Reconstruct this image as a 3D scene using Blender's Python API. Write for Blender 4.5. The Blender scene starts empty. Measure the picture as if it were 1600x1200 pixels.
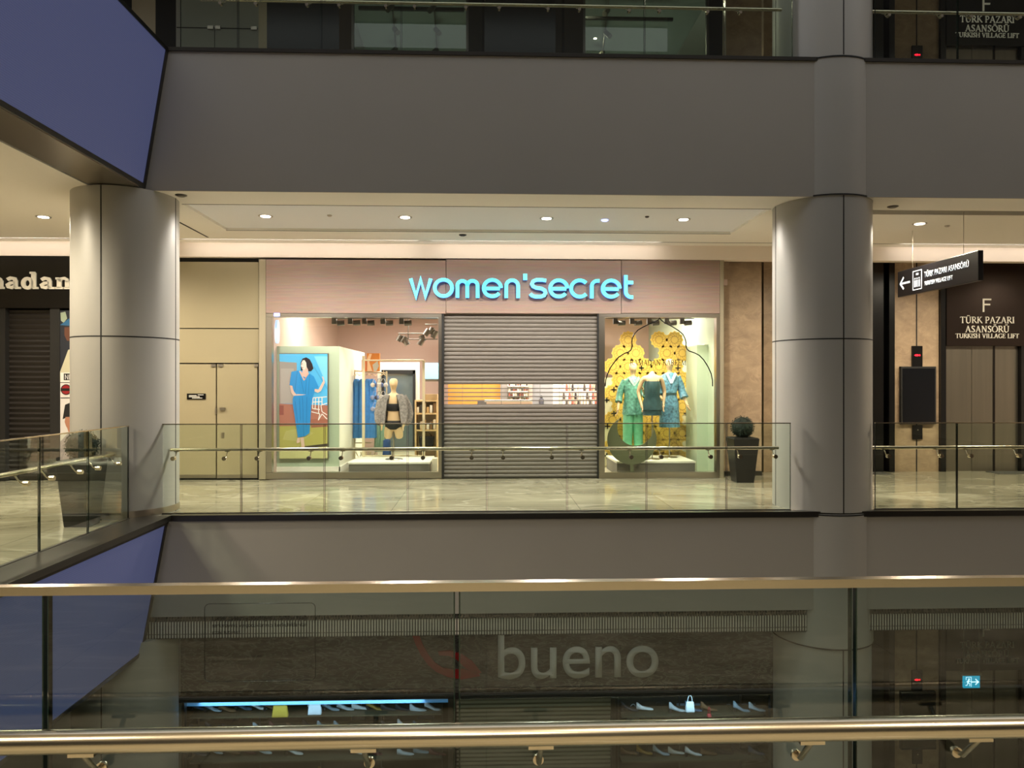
import bpy, bmesh, math, random
from mathutils import Vector, Matrix
sc = bpy.context.scene
COL = sc.collection
rnd = random.Random(7)

# ------------------------------------------------------------------ camera, exposure, world
F = 1150.0                      # focal length in pixels of the 1600 px wide frame
TH = math.radians(2.0)          # the camera looks two degrees to the right of square-on
EYE = 1.6
cam_d = bpy.data.cameras.new('camera'); cam = bpy.data.objects.new('camera', cam_d); COL.objects.link(cam)
cam_d.sensor_width = 36; cam_d.lens = 36 * F / 1600; cam_d.clip_start = 0.02; cam_d.clip_end = 200
cam.location = (0, 0, EYE); cam.rotation_euler = (math.radians(90), 0, -TH)
sc.camera = cam
sc.view_settings.view_transform = 'Standard'; sc.view_settings.look = 'None'
sc.view_settings.gamma = 1; sc.view_settings.use_curve_mapping = False
sc.view_settings.exposure = 0.45
cy = sc.cycles
cy.max_bounces = 9; cy.diffuse_bounces = 5; cy.glossy_bounces = 5; cy.transmission_bounces = 6
cy.transparent_max_bounces = 24; cy.caustics_reflective = False; cy.caustics_refractive = False
cy.sample_clamp_indirect = 4.0
world = bpy.data.worlds.new('world'); sc.world = world; world.use_nodes = True
bgn = world.node_tree.nodes['Background']; bgn.inputs[0].default_value = (0.97, 0.98, 1.0, 1); bgn.inputs[1].default_value = 0.74

EY, FY, LY, EX = 9.05, 12.4, 13.25, -3.83     # atrium edge, shop front, lift front, left edge
ZC = 3.94                                       # ceiling of the level in view
ZU, ZB = 5.58, -5.9                             # floor above, floor below
ZBC = -1.5                                      # ceiling of the level below

def lamp(name, kind, loc, energy, color=(1, 1, 1), rot=(0, 0, 0), **kw):
    d = bpy.data.lights.new(name, kind); d.energy = energy; d.color = color
    for k, v in kw.items(): setattr(d, k, v)
    o = bpy.data.objects.new(name, d); o.location = loc; o.rotation_euler = rot; COL.objects.link(o)
    return o
WARM = (1.0, 0.87, 0.66); NEUT = (1.0, 0.92, 0.82); COOL = (0.80, 0.90, 1.0)
# shop interior: ceiling panels of light (square to the floor, high above the window heads)
for (x, y, e) in ((-3.3, 14.2, 45), (-1.6, 15.4, 90), (0.3, 15.6, 80), (2.0, 15.6, 90), (3.4, 14.4, 50)):
    lamp('shop_ceiling_light', 'AREA', (x, y, 3.22), e, NEUT, shape='SQUARE', size=0.9)

# ------------------------------------------------------------------ pixel -> place on a plane Y = const
def PX(px, Y):
    xc = (px - 800) / F
    return Y * (xc * math.cos(TH) + math.sin(TH)) / (math.cos(TH) - xc * math.sin(TH))
def PZ(py, Y, px=800):
    d = PX(px, Y) * math.sin(TH) + Y * math.cos(TH)
    return EYE - (py - 600) * d / F

# ------------------------------------------------------------------ materials
def lin(h):
    h = h.lstrip('#'); c = [int(h[i:i+2], 16) / 255 for i in (0, 2, 4)]
    return tuple((v / 12.92 if v <= 0.04045 else ((v + 0.055) / 1.055) ** 2.4) for v in c) + (1,)
MATS = {}
def mat(name, hexc, rough=0.5, metal=0.0, emit=None, es=0.0, noise=0.0, nscale=6.0, spec=0.5, bump=0.0, bscale=40.0, coat=0.0, stretch=(1, 1, 1)):
    if name in MATS: return MATS[name]
    m = bpy.data.materials.new(name); m.use_nodes = True; nt = m.node_tree; b = nt.nodes['Principled BSDF']
    c = lin(hexc); b.inputs['Base Color'].default_value = c
    b.inputs['Roughness'].default_value = rough; b.inputs['Metallic'].default_value = metal
    b.inputs['Specular IOR Level'].default_value = spec; b.inputs['Coat Weight'].default_value = coat
    if emit: b.inputs['Emission Color'].default_value = lin(emit); b.inputs['Emission Strength'].default_value = es
    if noise or bump:
        tc = nt.nodes.new('ShaderNodeTexCoord'); mp = nt.nodes.new('ShaderNodeMapping'); mp.inputs['Scale'].default_value = stretch
        nt.links.new(tc.outputs['Object'], mp.inputs[0])
    if noise:
        n = nt.nodes.new('ShaderNodeTexNoise'); n.inputs['Scale'].default_value = nscale; n.inputs['Detail'].default_value = 6
        nt.links.new(mp.outputs[0], n.inputs['Vector'])
        r = nt.nodes.new('ShaderNodeValToRGB'); r.color_ramp.elements[0].position = 0.3; r.color_ramp.elements[1].position = 0.7
        r.color_ramp.elements[0].color = tuple(v * (1 - noise) for v in c[:3]) + (1,)
        r.color_ramp.elements[1].color = tuple(min(1, v * (1 + noise)) for v in c[:3]) + (1,)
        nt.links.new(n.outputs[0], r.inputs[0]); nt.links.new(r.outputs[0], b.inputs['Base Color'])
    if bump:
        n2 = nt.nodes.new('ShaderNodeTexNoise'); n2.inputs['Scale'].default_value = bscale
        nt.links.new(mp.outputs[0], n2.inputs['Vector'])
        bp = nt.nodes.new('ShaderNodeBump'); bp.inputs['Strength'].default_value = bump; bp.inputs['Distance'].default_value = 0.01
        nt.links.new(n2.outputs[0], bp.inputs['Height']); nt.links.new(bp.outputs[0], b.inputs['Normal'])
    MATS[name] = m
    return m
def N(nt, t, **kw):
    n = nt.nodes.new(t)
    for k, v in kw.items(): setattr(n, k, v)
    return n
def glass(name, tint, ior=1.5, gloss=1.7):
    if name in MATS: return MATS[name]
    m = bpy.data.materials.new(name); m.use_nodes = True; nt = m.node_tree; nt.nodes.clear()
    out = N(nt, 'ShaderNodeOutputMaterial'); mx = N(nt, 'ShaderNodeMixShader'); tr = N(nt, 'ShaderNodeBsdfTransparent'); gl = N(nt, 'ShaderNodeBsdfGlossy')
    fr = N(nt, 'ShaderNodeFresnel'); fr.inputs[0].default_value = ior
    mu = N(nt, 'ShaderNodeMath', operation='MULTIPLY'); mu.inputs[1].default_value = gloss
    ge = N(nt, 'ShaderNodeNewGeometry'); inv = N(nt, 'ShaderNodeMath', operation='SUBTRACT'); inv.inputs[0].default_value = 1.0
    nt.links.new(ge.outputs['Backfacing'], inv.inputs[1]); m3 = N(nt, 'ShaderNodeMath', operation='MULTIPLY')
    nt.links.new(fr.outputs[0], m3.inputs[0]); nt.links.new(inv.outputs[0], m3.inputs[1]); nt.links.new(m3.outputs[0], mu.inputs[0])
    tr.inputs[0].default_value = tuple(tint) + (1,); gl.inputs['Roughness'].default_value = 0.0
    nt.links.new(mu.outputs[0], mx.inputs[0]); nt.links.new(tr.outputs[0], mx.inputs[1]); nt.links.new(gl.outputs[0], mx.inputs[2])
    nt.links.new(mx.outputs[0], out.inputs[0]); MATS[name] = m
    return m
def marble(name, base, vein, dark, rough, scale=0.9, tile=None, stretch=(1, 1, 1), veinw=0.035):
    m = bpy.data.materials.new(name); m.use_nodes = True; nt = m.node_tree; b = nt.nodes['Principled BSDF']
    tc = N(nt, 'ShaderNodeTexCoord'); mp = N(nt, 'ShaderNodeMapping'); mp.inputs['Scale'].default_value = stretch
    mp.inputs['Rotation'].default_value = (0, 0, 0.5)
    nt.links.new(tc.outputs['Object'], mp.inputs[0])
    n1 = N(nt, 'ShaderNodeTexNoise'); n1.inputs['Scale'].default_value = scale * 1.3; n1.inputs['Detail'].default_value = 9; n1.inputs['Roughness'].default_value = 0.62; n1.inputs['Distortion'].default_value = 0.7
    n2 = N(nt, 'ShaderNodeTexNoise'); n2.inputs['Scale'].default_value = scale * 0.9; n2.inputs['Detail'].default_value = 7; n2.inputs['Distortion'].default_value = 1.6
    for n in (n1, n2): nt.links.new(mp.outputs[0], n.inputs['Vector'])
    r1 = N(nt, 'ShaderNodeValToRGB'); r1.color_ramp.elements[0].position = 0.32; r1.color_ramp.elements[1].position = 0.68
    r1.color_ramp.elements[0].color = lin(dark); r1.color_ramp.elements[1].color = lin(base)
    nt.links.new(n1.outputs[0], r1.inputs[0])
    sub = N(nt, 'ShaderNodeMath', operation='SUBTRACT'); sub.inputs[1].default_value = 0.5; ab = N(nt, 'ShaderNodeMath', operation='ABSOLUTE')
    nt.links.new(n2.outputs[0], sub.inputs[0]); nt.links.new(sub.outputs[0], ab.inputs[0])
    r2 = N(nt, 'ShaderNodeValToRGB'); r2.color_ramp.elements[0].color = (1, 1, 1, 1); r2.color_ramp.elements[1].color = (0, 0, 0, 1); r2.color_ramp.elements[1].position = veinw
    nt.links.new(ab.outputs[0], r2.inputs[0])
    mx = N(nt, 'ShaderNodeMix', data_type='RGBA'); mx.inputs['B'].default_value = lin(vein)
    mm = N(nt, 'ShaderNodeMath', operation='MULTIPLY'); mm.inputs[1].default_value = 0.6
    nt.links.new(r2.outputs[0], mm.inputs[0]); nt.links.new(mm.outputs[0], mx.inputs['Factor']); nt.links.new(r1.outputs[0], mx.inputs['A'])
    last = mx.outputs['Result']
    if tile:
        br = N(nt, 'ShaderNodeTexBrick'); br.offset = 0.0; br.inputs['Scale'].default_value = 1.0
        br.inputs['Brick Width'].default_value = tile; br.inputs['Row Height'].default_value = tile; br.inputs['Mortar Size'].default_value = 0.003
        br.inputs['Color1'].default_value = (1, 1, 1, 1); br.inputs['Color2'].default_value = (0.88, 0.88, 0.88, 1); br.inputs['Mortar'].default_value = (0.35, 0.35, 0.33, 1)
        nt.links.new(tc.outputs['Object'], br.inputs['Vector'])
        m2 = N(nt, 'ShaderNodeMix', data_type='RGBA', blend_type='MULTIPLY'); m2.inputs['Factor'].default_value = 1
        nt.links.new(last, m2.inputs['A']); nt.links.new(br.outputs[0], m2.inputs['B']); last = m2.outputs['Result']
    nt.links.new(last, b.inputs['Base Color']); b.inputs['Roughness'].default_value = rough
    MATS[name] = m
    return m
def stripes(name, c1, c2, period, axis=2, rough=0.6, noise=0.0, duty=0.5, metal=0.0):
    """fine parallel ribs in the surface's own colour, with a little bump"""
    m = bpy.data.materials.new(name); m.use_nodes = True; nt = m.node_tree; b = nt.nodes['Principled BSDF']
    tc = N(nt, 'ShaderNodeTexCoord'); sp = N(nt, 'ShaderNodeSeparateXYZ'); nt.links.new(tc.outputs['Object'], sp.inputs[0])
    nz = N(nt, 'ShaderNodeTexNoise'); nz.inputs['Scale'].default_value = 3.0; nz.inputs['Detail'].default_value = 8
    mp = N(nt, 'ShaderNodeMapping'); mp.inputs['Scale'].default_value = (1, 1, 14) if axis == 2 else (14, 1, 1)
    nt.links.new(tc.outputs['Object'], mp.inputs[0]); nt.links.new(mp.outputs[0], nz.inputs['Vector'])
    fr = N(nt, 'ShaderNodeMath', operation='DIVIDE'); fr.inputs[1].default_value = period; nt.links.new(sp.outputs[axis], fr.inputs[0])
    f2 = N(nt, 'ShaderNodeMath', operation='FRACT'); nt.links.new(fr.outputs[0], f2.inputs[0])
    gt = N(nt, 'ShaderNodeMath', operation='GREATER_THAN'); gt.inputs[1].default_value = duty; nt.links.new(f2.outputs[0], gt.inputs[0])
    mx = N(nt, 'ShaderNodeMix', data_type='RGBA'); mx.inputs['A'].default_value = lin(c1); mx.inputs['B'].default_value = lin(c2)
    nt.links.new(gt.outputs[0], mx.inputs['Factor'])
    m2 = N(nt, 'ShaderNodeMix', data_type='RGBA', blend_type='MULTIPLY'); m2.inputs['Factor'].default_value = noise
    nt.links.new(mx.outputs['Result'], m2.inputs['A']); nt.links.new(nz.outputs['Color'], m2.inputs['B'])
    nt.links.new(m2.outputs['Result'], b.inputs['Base Color'])
    bp = N(nt, 'ShaderNodeBump'); bp.inputs['Strength'].default_value = 0.3; bp.inputs['Distance'].default_value = 0.004
    nt.links.new(gt.outputs[0], bp.inputs['Height']); nt.links.new(bp.outputs[0], b.inputs['Normal'])
    b.inputs['Roughness'].default_value = rough; b.inputs['Metallic'].default_value = metal
    MATS[name] = m
    return m
def dotted(name, base, hole, pitch, rough=0.6):
    """perforated sheet: a square grid of small holes"""
    m = bpy.data.materials.new(name); m.use_nodes = True; nt = m.node_tree; b = nt.nodes['Principled BSDF']
    tc = N(nt, 'ShaderNodeTexCoord'); vo = N(nt, 'ShaderNodeTexVoronoi'); vo.inputs['Randomness'].default_value = 0; vo.inputs['Scale'].default_value = 1 / pitch
    nt.links.new(tc.outputs['Object'], vo.inputs['Vector'])
    lt = N(nt, 'ShaderNodeMath', operation='LESS_THAN'); lt.inputs[1].default_value = 0.25; nt.links.new(vo.outputs['Distance'], lt.inputs[0])
    mx = N(nt, 'ShaderNodeMix', data_type='RGBA'); mx.inputs['A'].default_value = lin(base); mx.inputs['B'].default_value = lin(hole)
    nt.links.new(lt.outputs[0], mx.inputs['Factor']); nt.links.new(mx.outputs['Result'], b.inputs['Base Color'])
    b.inputs['Roughness'].default_value = rough; MATS[name] = m
    return m
def led(name, hexc, strength, pitch=0.02):
    """an LED wall: a grid of small glowing dots on a dark face"""
    m = bpy.data.materials.new(name); m.use_nodes = True; nt = m.node_tree; b = nt.nodes['Principled BSDF']
    tc = N(nt, 'ShaderNodeTexCoord'); mp = N(nt, 'ShaderNodeMapping'); mp.inputs['Scale'].default_value = (0.0, 1, 1)
    nt.links.new(tc.outputs['Object'], mp.inputs[0])
    vo = N(nt, 'ShaderNodeTexVoronoi'); vo.inputs['Randomness'].default_value = 0; vo.inputs['Scale'].default_value = 1 / pitch
    nt.links.new(mp.outputs[0], vo.inputs['Vector'])
    r = N(nt, 'ShaderNodeValToRGB'); r.color_ramp.elements[0].position = 0.2; r.color_ramp.elements[1].position = 0.6
    c = lin(hexc); r.color_ramp.elements[0].color = c; r.color_ramp.elements[1].color = tuple(v * 0.55 for v in c[:3]) + (1,)
    nt.links.new(vo.outputs['Distance'], r.inputs[0]); nt.links.new(r.outputs[0], b.inputs['Emission Color'])
    b.inputs['Emission Strength'].default_value = strength; b.inputs['Base Color'].default_value = lin('#3a3c52'); b.inputs['Roughness'].default_value = 0.6
    MATS[name] = m
    return m
def painted(name, rough=0.6, emis=0.0):
    """a printed picture or small goods: each face carries its own flat colour"""
    if name in MATS: return MATS[name]
    m = bpy.data.materials.new(name); m.use_nodes = True; nt = m.node_tree; b = nt.nodes['Principled BSDF']
    a = N(nt, 'ShaderNodeVertexColor', layer_name='Col'); nt.links.new(a.outputs[0], b.inputs['Base Color'])
    b.inputs['Roughness'].default_value = rough
    if emis: nt.links.new(a.outputs[0], b.inputs['Emission Color']); b.inputs['Emission Strength'].default_value = emis
    MATS[name] = m
    return m

M = dict(
    fascia=mat('fascia_paint', '#a8a49c', 0.65, noise=0.03, nscale=0.8),
    ceil=mat('ceiling_paint', '#f3efe6', 0.8),
    perf=dotted('perforated_ceiling', '#eceef2', '#a3a4a8', 0.035),
    bulk=mat('bulkhead_paint', '#f1e4d6', 0.7),
    column=mat('column_panel', '#b0aea8', 0.42, metal=0.1, noise=0.02, nscale=1.5),
    joint=mat('dark_joint', '#141414', 0.7),
    steel=mat('brushed_steel', '#b5ada0', 0.28, metal=1.0, bump=0.06, bscale=60, stretch=(1, 1, 12)),
    rail=mat('polished_handrail', '#cfc3ae', 0.22, metal=1.0),
    dsteel=mat('dark_steel', '#5d5a55', 0.32, metal=0.9),
    black=mat('black_panel', '#0e0d0d', 0.22),
    blackm=mat('black_matte', '#161514', 0.6),
    bronze=mat('black_bronze', '#3a302b', 0.25, metal=0.8),
    beige=mat('beige_panel', '#958a6c', 0.55, noise=0.03, nscale=1.2),
    frame=mat('beige_frame', '#a69c84', 0.4, metal=0.3),
    lift=mat('lift_steel', '#837c70', 0.3, metal=0.85, noise=0.06, nscale=2, stretch=(6, 6, 0.3)),
    liftd=mat('lift_dark', '#2a2522', 0.3, metal=0.7),
    white=mat('white_paint', '#f2eee2', 0.6),
    sage=mat('sage_wall', '#b3c2a8', 0.6),
    cream=mat('cream_wall', '#efeedd', 0.6),
    pink=mat('shop_wall_pink', '#c9b0a3', 0.7),
    shopfloor=mat('shop_floor', '#b9b19c', 0.3, noise=0.05),
    wood=mat('pale_wood', '#d8b984', 0.5, noise=0.08, nscale=5, stretch=(1, 1, 6)),
    gold=mat('cream_metal', '#e3d5b0', 0.35, metal=0.2),
    mann=mat('mannequin_skin', '#d9bb8c', 0.5),
    foliage=mat('topiary_leaf', '#16261a', 0.7, noise=0.4, nscale=30),
    pot=mat('planter_black', '#1b1a1a', 0.35),
    shutter=mat('shutter_slat', '#736d66', 0.6, metal=0.1, noise=0.03, nscale=2, stretch=(0.5, 1, 3)),
    lshutter=mat('dark_shutter', '#2c2825', 0.5, metal=0.3),
    gedge=mat('glass_edge', '#10201a', 0.15),
    light=mat('lamp_disc', '#ffffff', 0.5, emit='#fff3df', es=14.0),
    bluelight=mat('blue_lamp_disc', '#8fa0ff', 0.5, emit='#8ea0ff', es=3.0),
    cyan=mat('sign_face', '#4fd6e0', 0.4, emit='#5fe0e6', es=0.85),
    halo=mat('sign_side', '#243f7a', 0.4, emit='#4a62d8', es=0.7),
    can=mat('spot_can', '#77736a', 0.45, metal=0.4),
    red=mat('red_led', '#ff1a2a', 0.5, emit='#ff1428', es=3.0),
    lettering=mat('pale_lettering', '#d9d2c0', 0.5, emit='#d9d2c0', es=0.1),
    offlettering=mat('unlit_lettering', '#cbc8bd', 0.5),
    shoeplastic=mat('red_gloss', '#a01420', 0.3),
    crescent=mat('olive_board', '#5f6446', 0.6),
    yellow=mat('backdrop_yellow', '#e8c96a', 0.6),
    carpet=mat('carpet_mat', '#4c4a44', 0.9, noise=0.3, nscale=40),
)
M['floor'] = marble('floor_marble', '#b5ad97', '#cfc8b4', '#8f8873', 0.09, 0.8, tile=1.2, stretch=(0.6, 1.5, 1))
M['stone'] = marble('travertine', '#b49c7f', '#bda385', '#957f68', 0.4, 2.6, stretch=(1, 1, 1.5), veinw=0.012)
M['granite'] = marble('dark_granite', '#4a4c48', '#8a8c84', '#1c1d1b', 0.4, 5.0, stretch=(0.7, 1, 2.2), veinw=0.05)
M['band'] = stripes('ribbed_pink_timber', '#b59a8c', '#8a7165', 0.024, 2, 0.55, noise=0.4, duty=0.66)
M['grille'] = mat('grille_metal', '#62615c', 0.5, metal=0.4)
M['led'] = led('led_wall', '#767eb2', 0.24)
M['glass_far'] = glass('green_glass', (0.93, 0.975, 0.93))
M['glass_near'] = glass('grey_glass', (0.70, 0.785, 0.775))
M['glass_shop'] = glass('shop_glass', (0.985, 0.99, 0.985), gloss=1.0)
M['glass_dark'] = glass('dark_shop_glass', (0.62, 0.66, 0.62))
M['poster'] = painted('poster_print', 0.4, 0.12)
M['print'] = painted('printed_board', 0.5)
M['goods'] = painted('goods', 0.6)
def cloth(name, hexc, rough=0.8, noise=0.12, nscale=14): return mat(name, hexc, rough, noise=noise, nscale=nscale)
M['blue'] = cloth('blue_jersey', '#4488cc'); M['sat'] = cloth('green_satin', '#5f9a86', 0.4, 0.45, 22)
M['mint'] = cloth('mint_satin', '#74c79a', 0.45, 0.15); M['robe'] = cloth('blue_print_satin', '#5a8ca0', 0.4, 0.6, 26)
M['cami'] = cloth('dark_teal_satin', '#2c4a4a', 0.4, 0.2); M['greyfur'] = cloth('grey_knit', '#8c8880', 0.9, 0.35, 30)
M['blk'] = cloth('black_lace', '#121212', 0.7); M['denim'] = cloth('denim', '#2c4f86'); M['green'] = cloth('sage_jersey', '#8fae94')

# ------------------------------------------------------------------ mesh builder
def rootloc(o):
    v = Vector((0, 0, 0))
    while o is not None: v += o.location; o = o.parent
    return v
class MB:
    def __init__(s): s.v = []; s.f = []; s.c = []; s.sm = []
    def add(s, vs, fs, col=None, smooth=False):
        n = len(s.v); s.v += [tuple(p) for p in vs]
        for f in fs: s.f.append(tuple(i + n for i in f)); s.c.append(col); s.sm.append(smooth)
        return s
    def box(s, x0, x1, y0, y1, z0, z1, col=None):
        x0, x1 = min(x0, x1), max(x0, x1); y0, y1 = min(y0, y1), max(y0, y1); z0, z1 = min(z0, z1), max(z0, z1)
        v = [(x, y, z) for x in (x0, x1) for y in (y0, y1) for z in (z0, z1)]
        return s.add(v, [(0, 1, 3, 2), (4, 6, 7, 5), (0, 4, 5, 1), (2, 3, 7, 6), (0, 2, 6, 4), (1, 5, 7, 3)], col)
    def hexa(s, b, t, col=None):
        """bottom loop b and top loop t of equal length"""
        n = len(b)
        return s.add(list(b) + list(t), [tuple(reversed(range(n))), tuple(range(n, 2 * n))] + [(i, (i + 1) % n, n + (i + 1) % n, n + i) for i in range(n)], col)
    def prism(s, pts, Y0, Y1, col=None):
        """closed XZ outline given thickness along Y"""
        return s.hexa([(p[0], Y0, p[1]) for p in pts], [(p[0], Y1, p[1]) for p in pts], col)
    def tube(s, path, r, n=10, col=None, cap=True):
        P = [Vector(p) for p in path]; R = r if isinstance(r, (list, tuple)) else [r] * len(P)
        rings = []; up = None
        for i, p in enumerate(P):
            t = (P[min(i + 1, len(P) - 1)] - P[max(i - 1, 0)]).normalized()
            if up is None: up = Vector((0, 0, 1)) if abs(t.z) < 0.9 else Vector((0, 1, 0))
            a = t.cross(up).normalized(); b = a.cross(t).normalized(); up = b
            rr = R[i] if isinstance(R[i], (list, tuple)) else (R[i], R[i])
            rings.append([p + a * math.cos(2 * math.pi * k / n) * rr[0] + b * math.sin(2 * math.pi * k / n) * rr[1] for k in range(n)])
        vs = [v for g in rings for v in g]; fs = []
        for i in range(len(P) - 1):
            for k in range(n): fs.append((i * n + k, i * n + (k + 1) % n, (i + 1) * n + (k + 1) % n, (i + 1) * n + k))
        s.add(vs, fs, col, True)
        if cap: s.add(rings[0], [tuple(range(n))], col); s.add(rings[-1], [tuple(reversed(range(n)))], col)
        return s
    def cyl(s, p0, p1, r, n=16, col=None): return s.tube([p0, p1], r, n, col)
    def lathe(s, c, prof, n=24, col=None, folds=0, amp=0.0, smooth=True):
        """prof: (rx, ry, z[, dx, dy]) rings about the vertical through c"""
        rings = []
        for q in prof:
            rx, ry, z = q[:3]; dx, dy = (q[3], q[4]) if len(q) > 3 else (0, 0)
            g = []
            for k in range(n):
                a = 2 * math.pi * k / n; w = 1 + (amp * math.sin(folds * a + z * 2.0) if folds else 0)
                g.append((c[0] + dx + rx * w * math.cos(a), c[1] + dy + ry * w * math.sin(a), c[2] + z))
            rings.append(g)
        m = len(rings); vs = [v for g in rings for v in g]
        fs = [(i * n + k, i * n + (k + 1) % n, (i + 1) * n + (k + 1) % n, (i + 1) * n + k) for i in range(m - 1) for k in range(n)]
        s.add(vs, fs, col, smooth); s.add(rings[0], [tuple(reversed(range(n)))], col); s.add(rings[-1], [tuple(range(n))], col)
        return s
    def ball(s, c, rx, ry=None, rz=None, n=12, m=8, col=None):
        ry = ry or rx; rz = rz or rx
        pr = [(max(1e-4, math.sin(math.pi * i / m)) * rx, max(1e-4, math.sin(math.pi * i / m)) * ry, -math.cos(math.pi * i / m) * rz) for i in range(m + 1)]
        return s.lathe(c, pr, n, col)
    def build(s, name, material, parent=None, bevel=0.0):
        L = rootloc(parent) if parent else Vector((0, 0, 0))
        me = bpy.data.meshes.new(name); me.from_pydata([(v[0] - L.x, v[1] - L.y, v[2] - L.z) for v in s.v], [], s.f)
        me.materials.append(M[material] if isinstance(material, str) else material)
        for p, sm in zip(me.polygons, s.sm): p.use_smooth = sm
        if any(c is not None for c in s.c):
            ca = me.color_attributes.new('Col', 'FLOAT_COLOR', 'CORNER')
            for p, c in zip(me.polygons, s.c):
                q = lin(c) if isinstance(c, str) else (c or (0.8, 0.8, 0.8, 1))
                for li in p.loop_indices: ca.data[li].color = q
        bm = bmesh.new(); bm.from_mesh(me); bmesh.ops.recalc_face_normals(bm, faces=bm.faces); bm.to_mesh(me); bm.free()
        o = bpy.data.objects.new(name, me); COL.objects.link(o)
        if parent: o.parent = parent
        if bevel:
            b = o.modifiers.new('bevel', 'BEVEL'); b.width = bevel; b.segments = 2; b.limit_method = 'ANGLE'
        return o
def tag(o, label=None, cat=None, group=None, kind=None):
    if label: o['label'] = label
    if cat: o['category'] = cat
    if group: o['group'] = group
    if kind: o['kind'] = kind
    return o
def thing(name, label, cat, loc=(0, 0, 0), group=None):
    o = bpy.data.objects.new(name, None); COL.objects.link(o); o.location = loc; o.empty_display_size = 0.1
    return tag(o, label, cat, group)
def struct(name, mb, m, label=None, parent=None, cat=None):
    o = mb.build(name, m, parent)
    if parent is None: tag(o, label, cat, None, 'structure')
    return o
def box(*a, **k): return MB().box(*a, **k)
def pbox(x0, x1, y0, y1, Yf, Yb, mb=None, col=None):
    """box whose front face covers a pixel rectangle on the plane Y = Yf"""
    mb = mb or MB(); xm = (x0 + x1) / 2
    return mb.box(PX(x0, Yf), PX(x1, Yf), Yf, Yb, PZ(y1, Yf, xm), PZ(y0, Yf, xm), col)
def dup(root, loc, label=None, group=None):
    r = root.copy(); COL.objects.link(r); r.location = loc
    if label: r['label'] = label
    if group: r['group'] = group
    for ch in list(root.children):
        c = ch.copy(); COL.objects.link(c); c.parent = r
        for g in list(ch.children):
            d = g.copy(); COL.objects.link(d); d.parent = c
    return r

# ------------------------------------------------------------------ lettering
def arc(cx, cy, r, a0, a1, n=14, ry=None):
    ry = ry or r
    return [(cx + r * math.cos(math.radians(a0 + (a1 - a0) * i / n)), cy + ry * math.sin(math.radians(a0 + (a1 - a0) * i / n))) for i in range(n + 1)]
def ribbon(pts, w):
    P = [Vector(p) for p in pts]; L, R = [], []
    closed = (P[0] - P[-1]).length < 1e-6
    for i, p in enumerate(P):
        if closed and i in (0, len(P) - 1): a, b = P[-2], P[1]
        else: a, b = P[max(i - 1, 0)], P[min(i + 1, len(P) - 1)]
        d1 = (p - a); d2 = (b - p)
        d1 = d1.normalized() if d1.length > 1e-9 else d2.normalized(); d2 = d2.normalized() if d2.length > 1e-9 else d1
        t = (d1 + d2); t = t.normalized() if t.length > 1e-6 else d1
        k = 1 / max(0.45, abs(t.dot(d1))); ww = (w[i] if isinstance(w, (list, tuple)) else w) / 2
        nrm = Vector((-t.y, t.x)) * ww * k
        L.append(p + nrm); R.append(p - nrm)
    return [(L[i], L[i + 1], R[i + 1], R[i]) for i in range(len(P) - 1)]
T, K = 0.12, 0.05   # thick and thin strokes of the capitals, in cap heights
def sr(x, y, w=0.26): return (K, [(x - w / 2, y + (K / 2 if y < 0.5 else -K / 2)), (x + w / 2, y + (K / 2 if y < 0.5 else -K / 2))])
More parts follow.
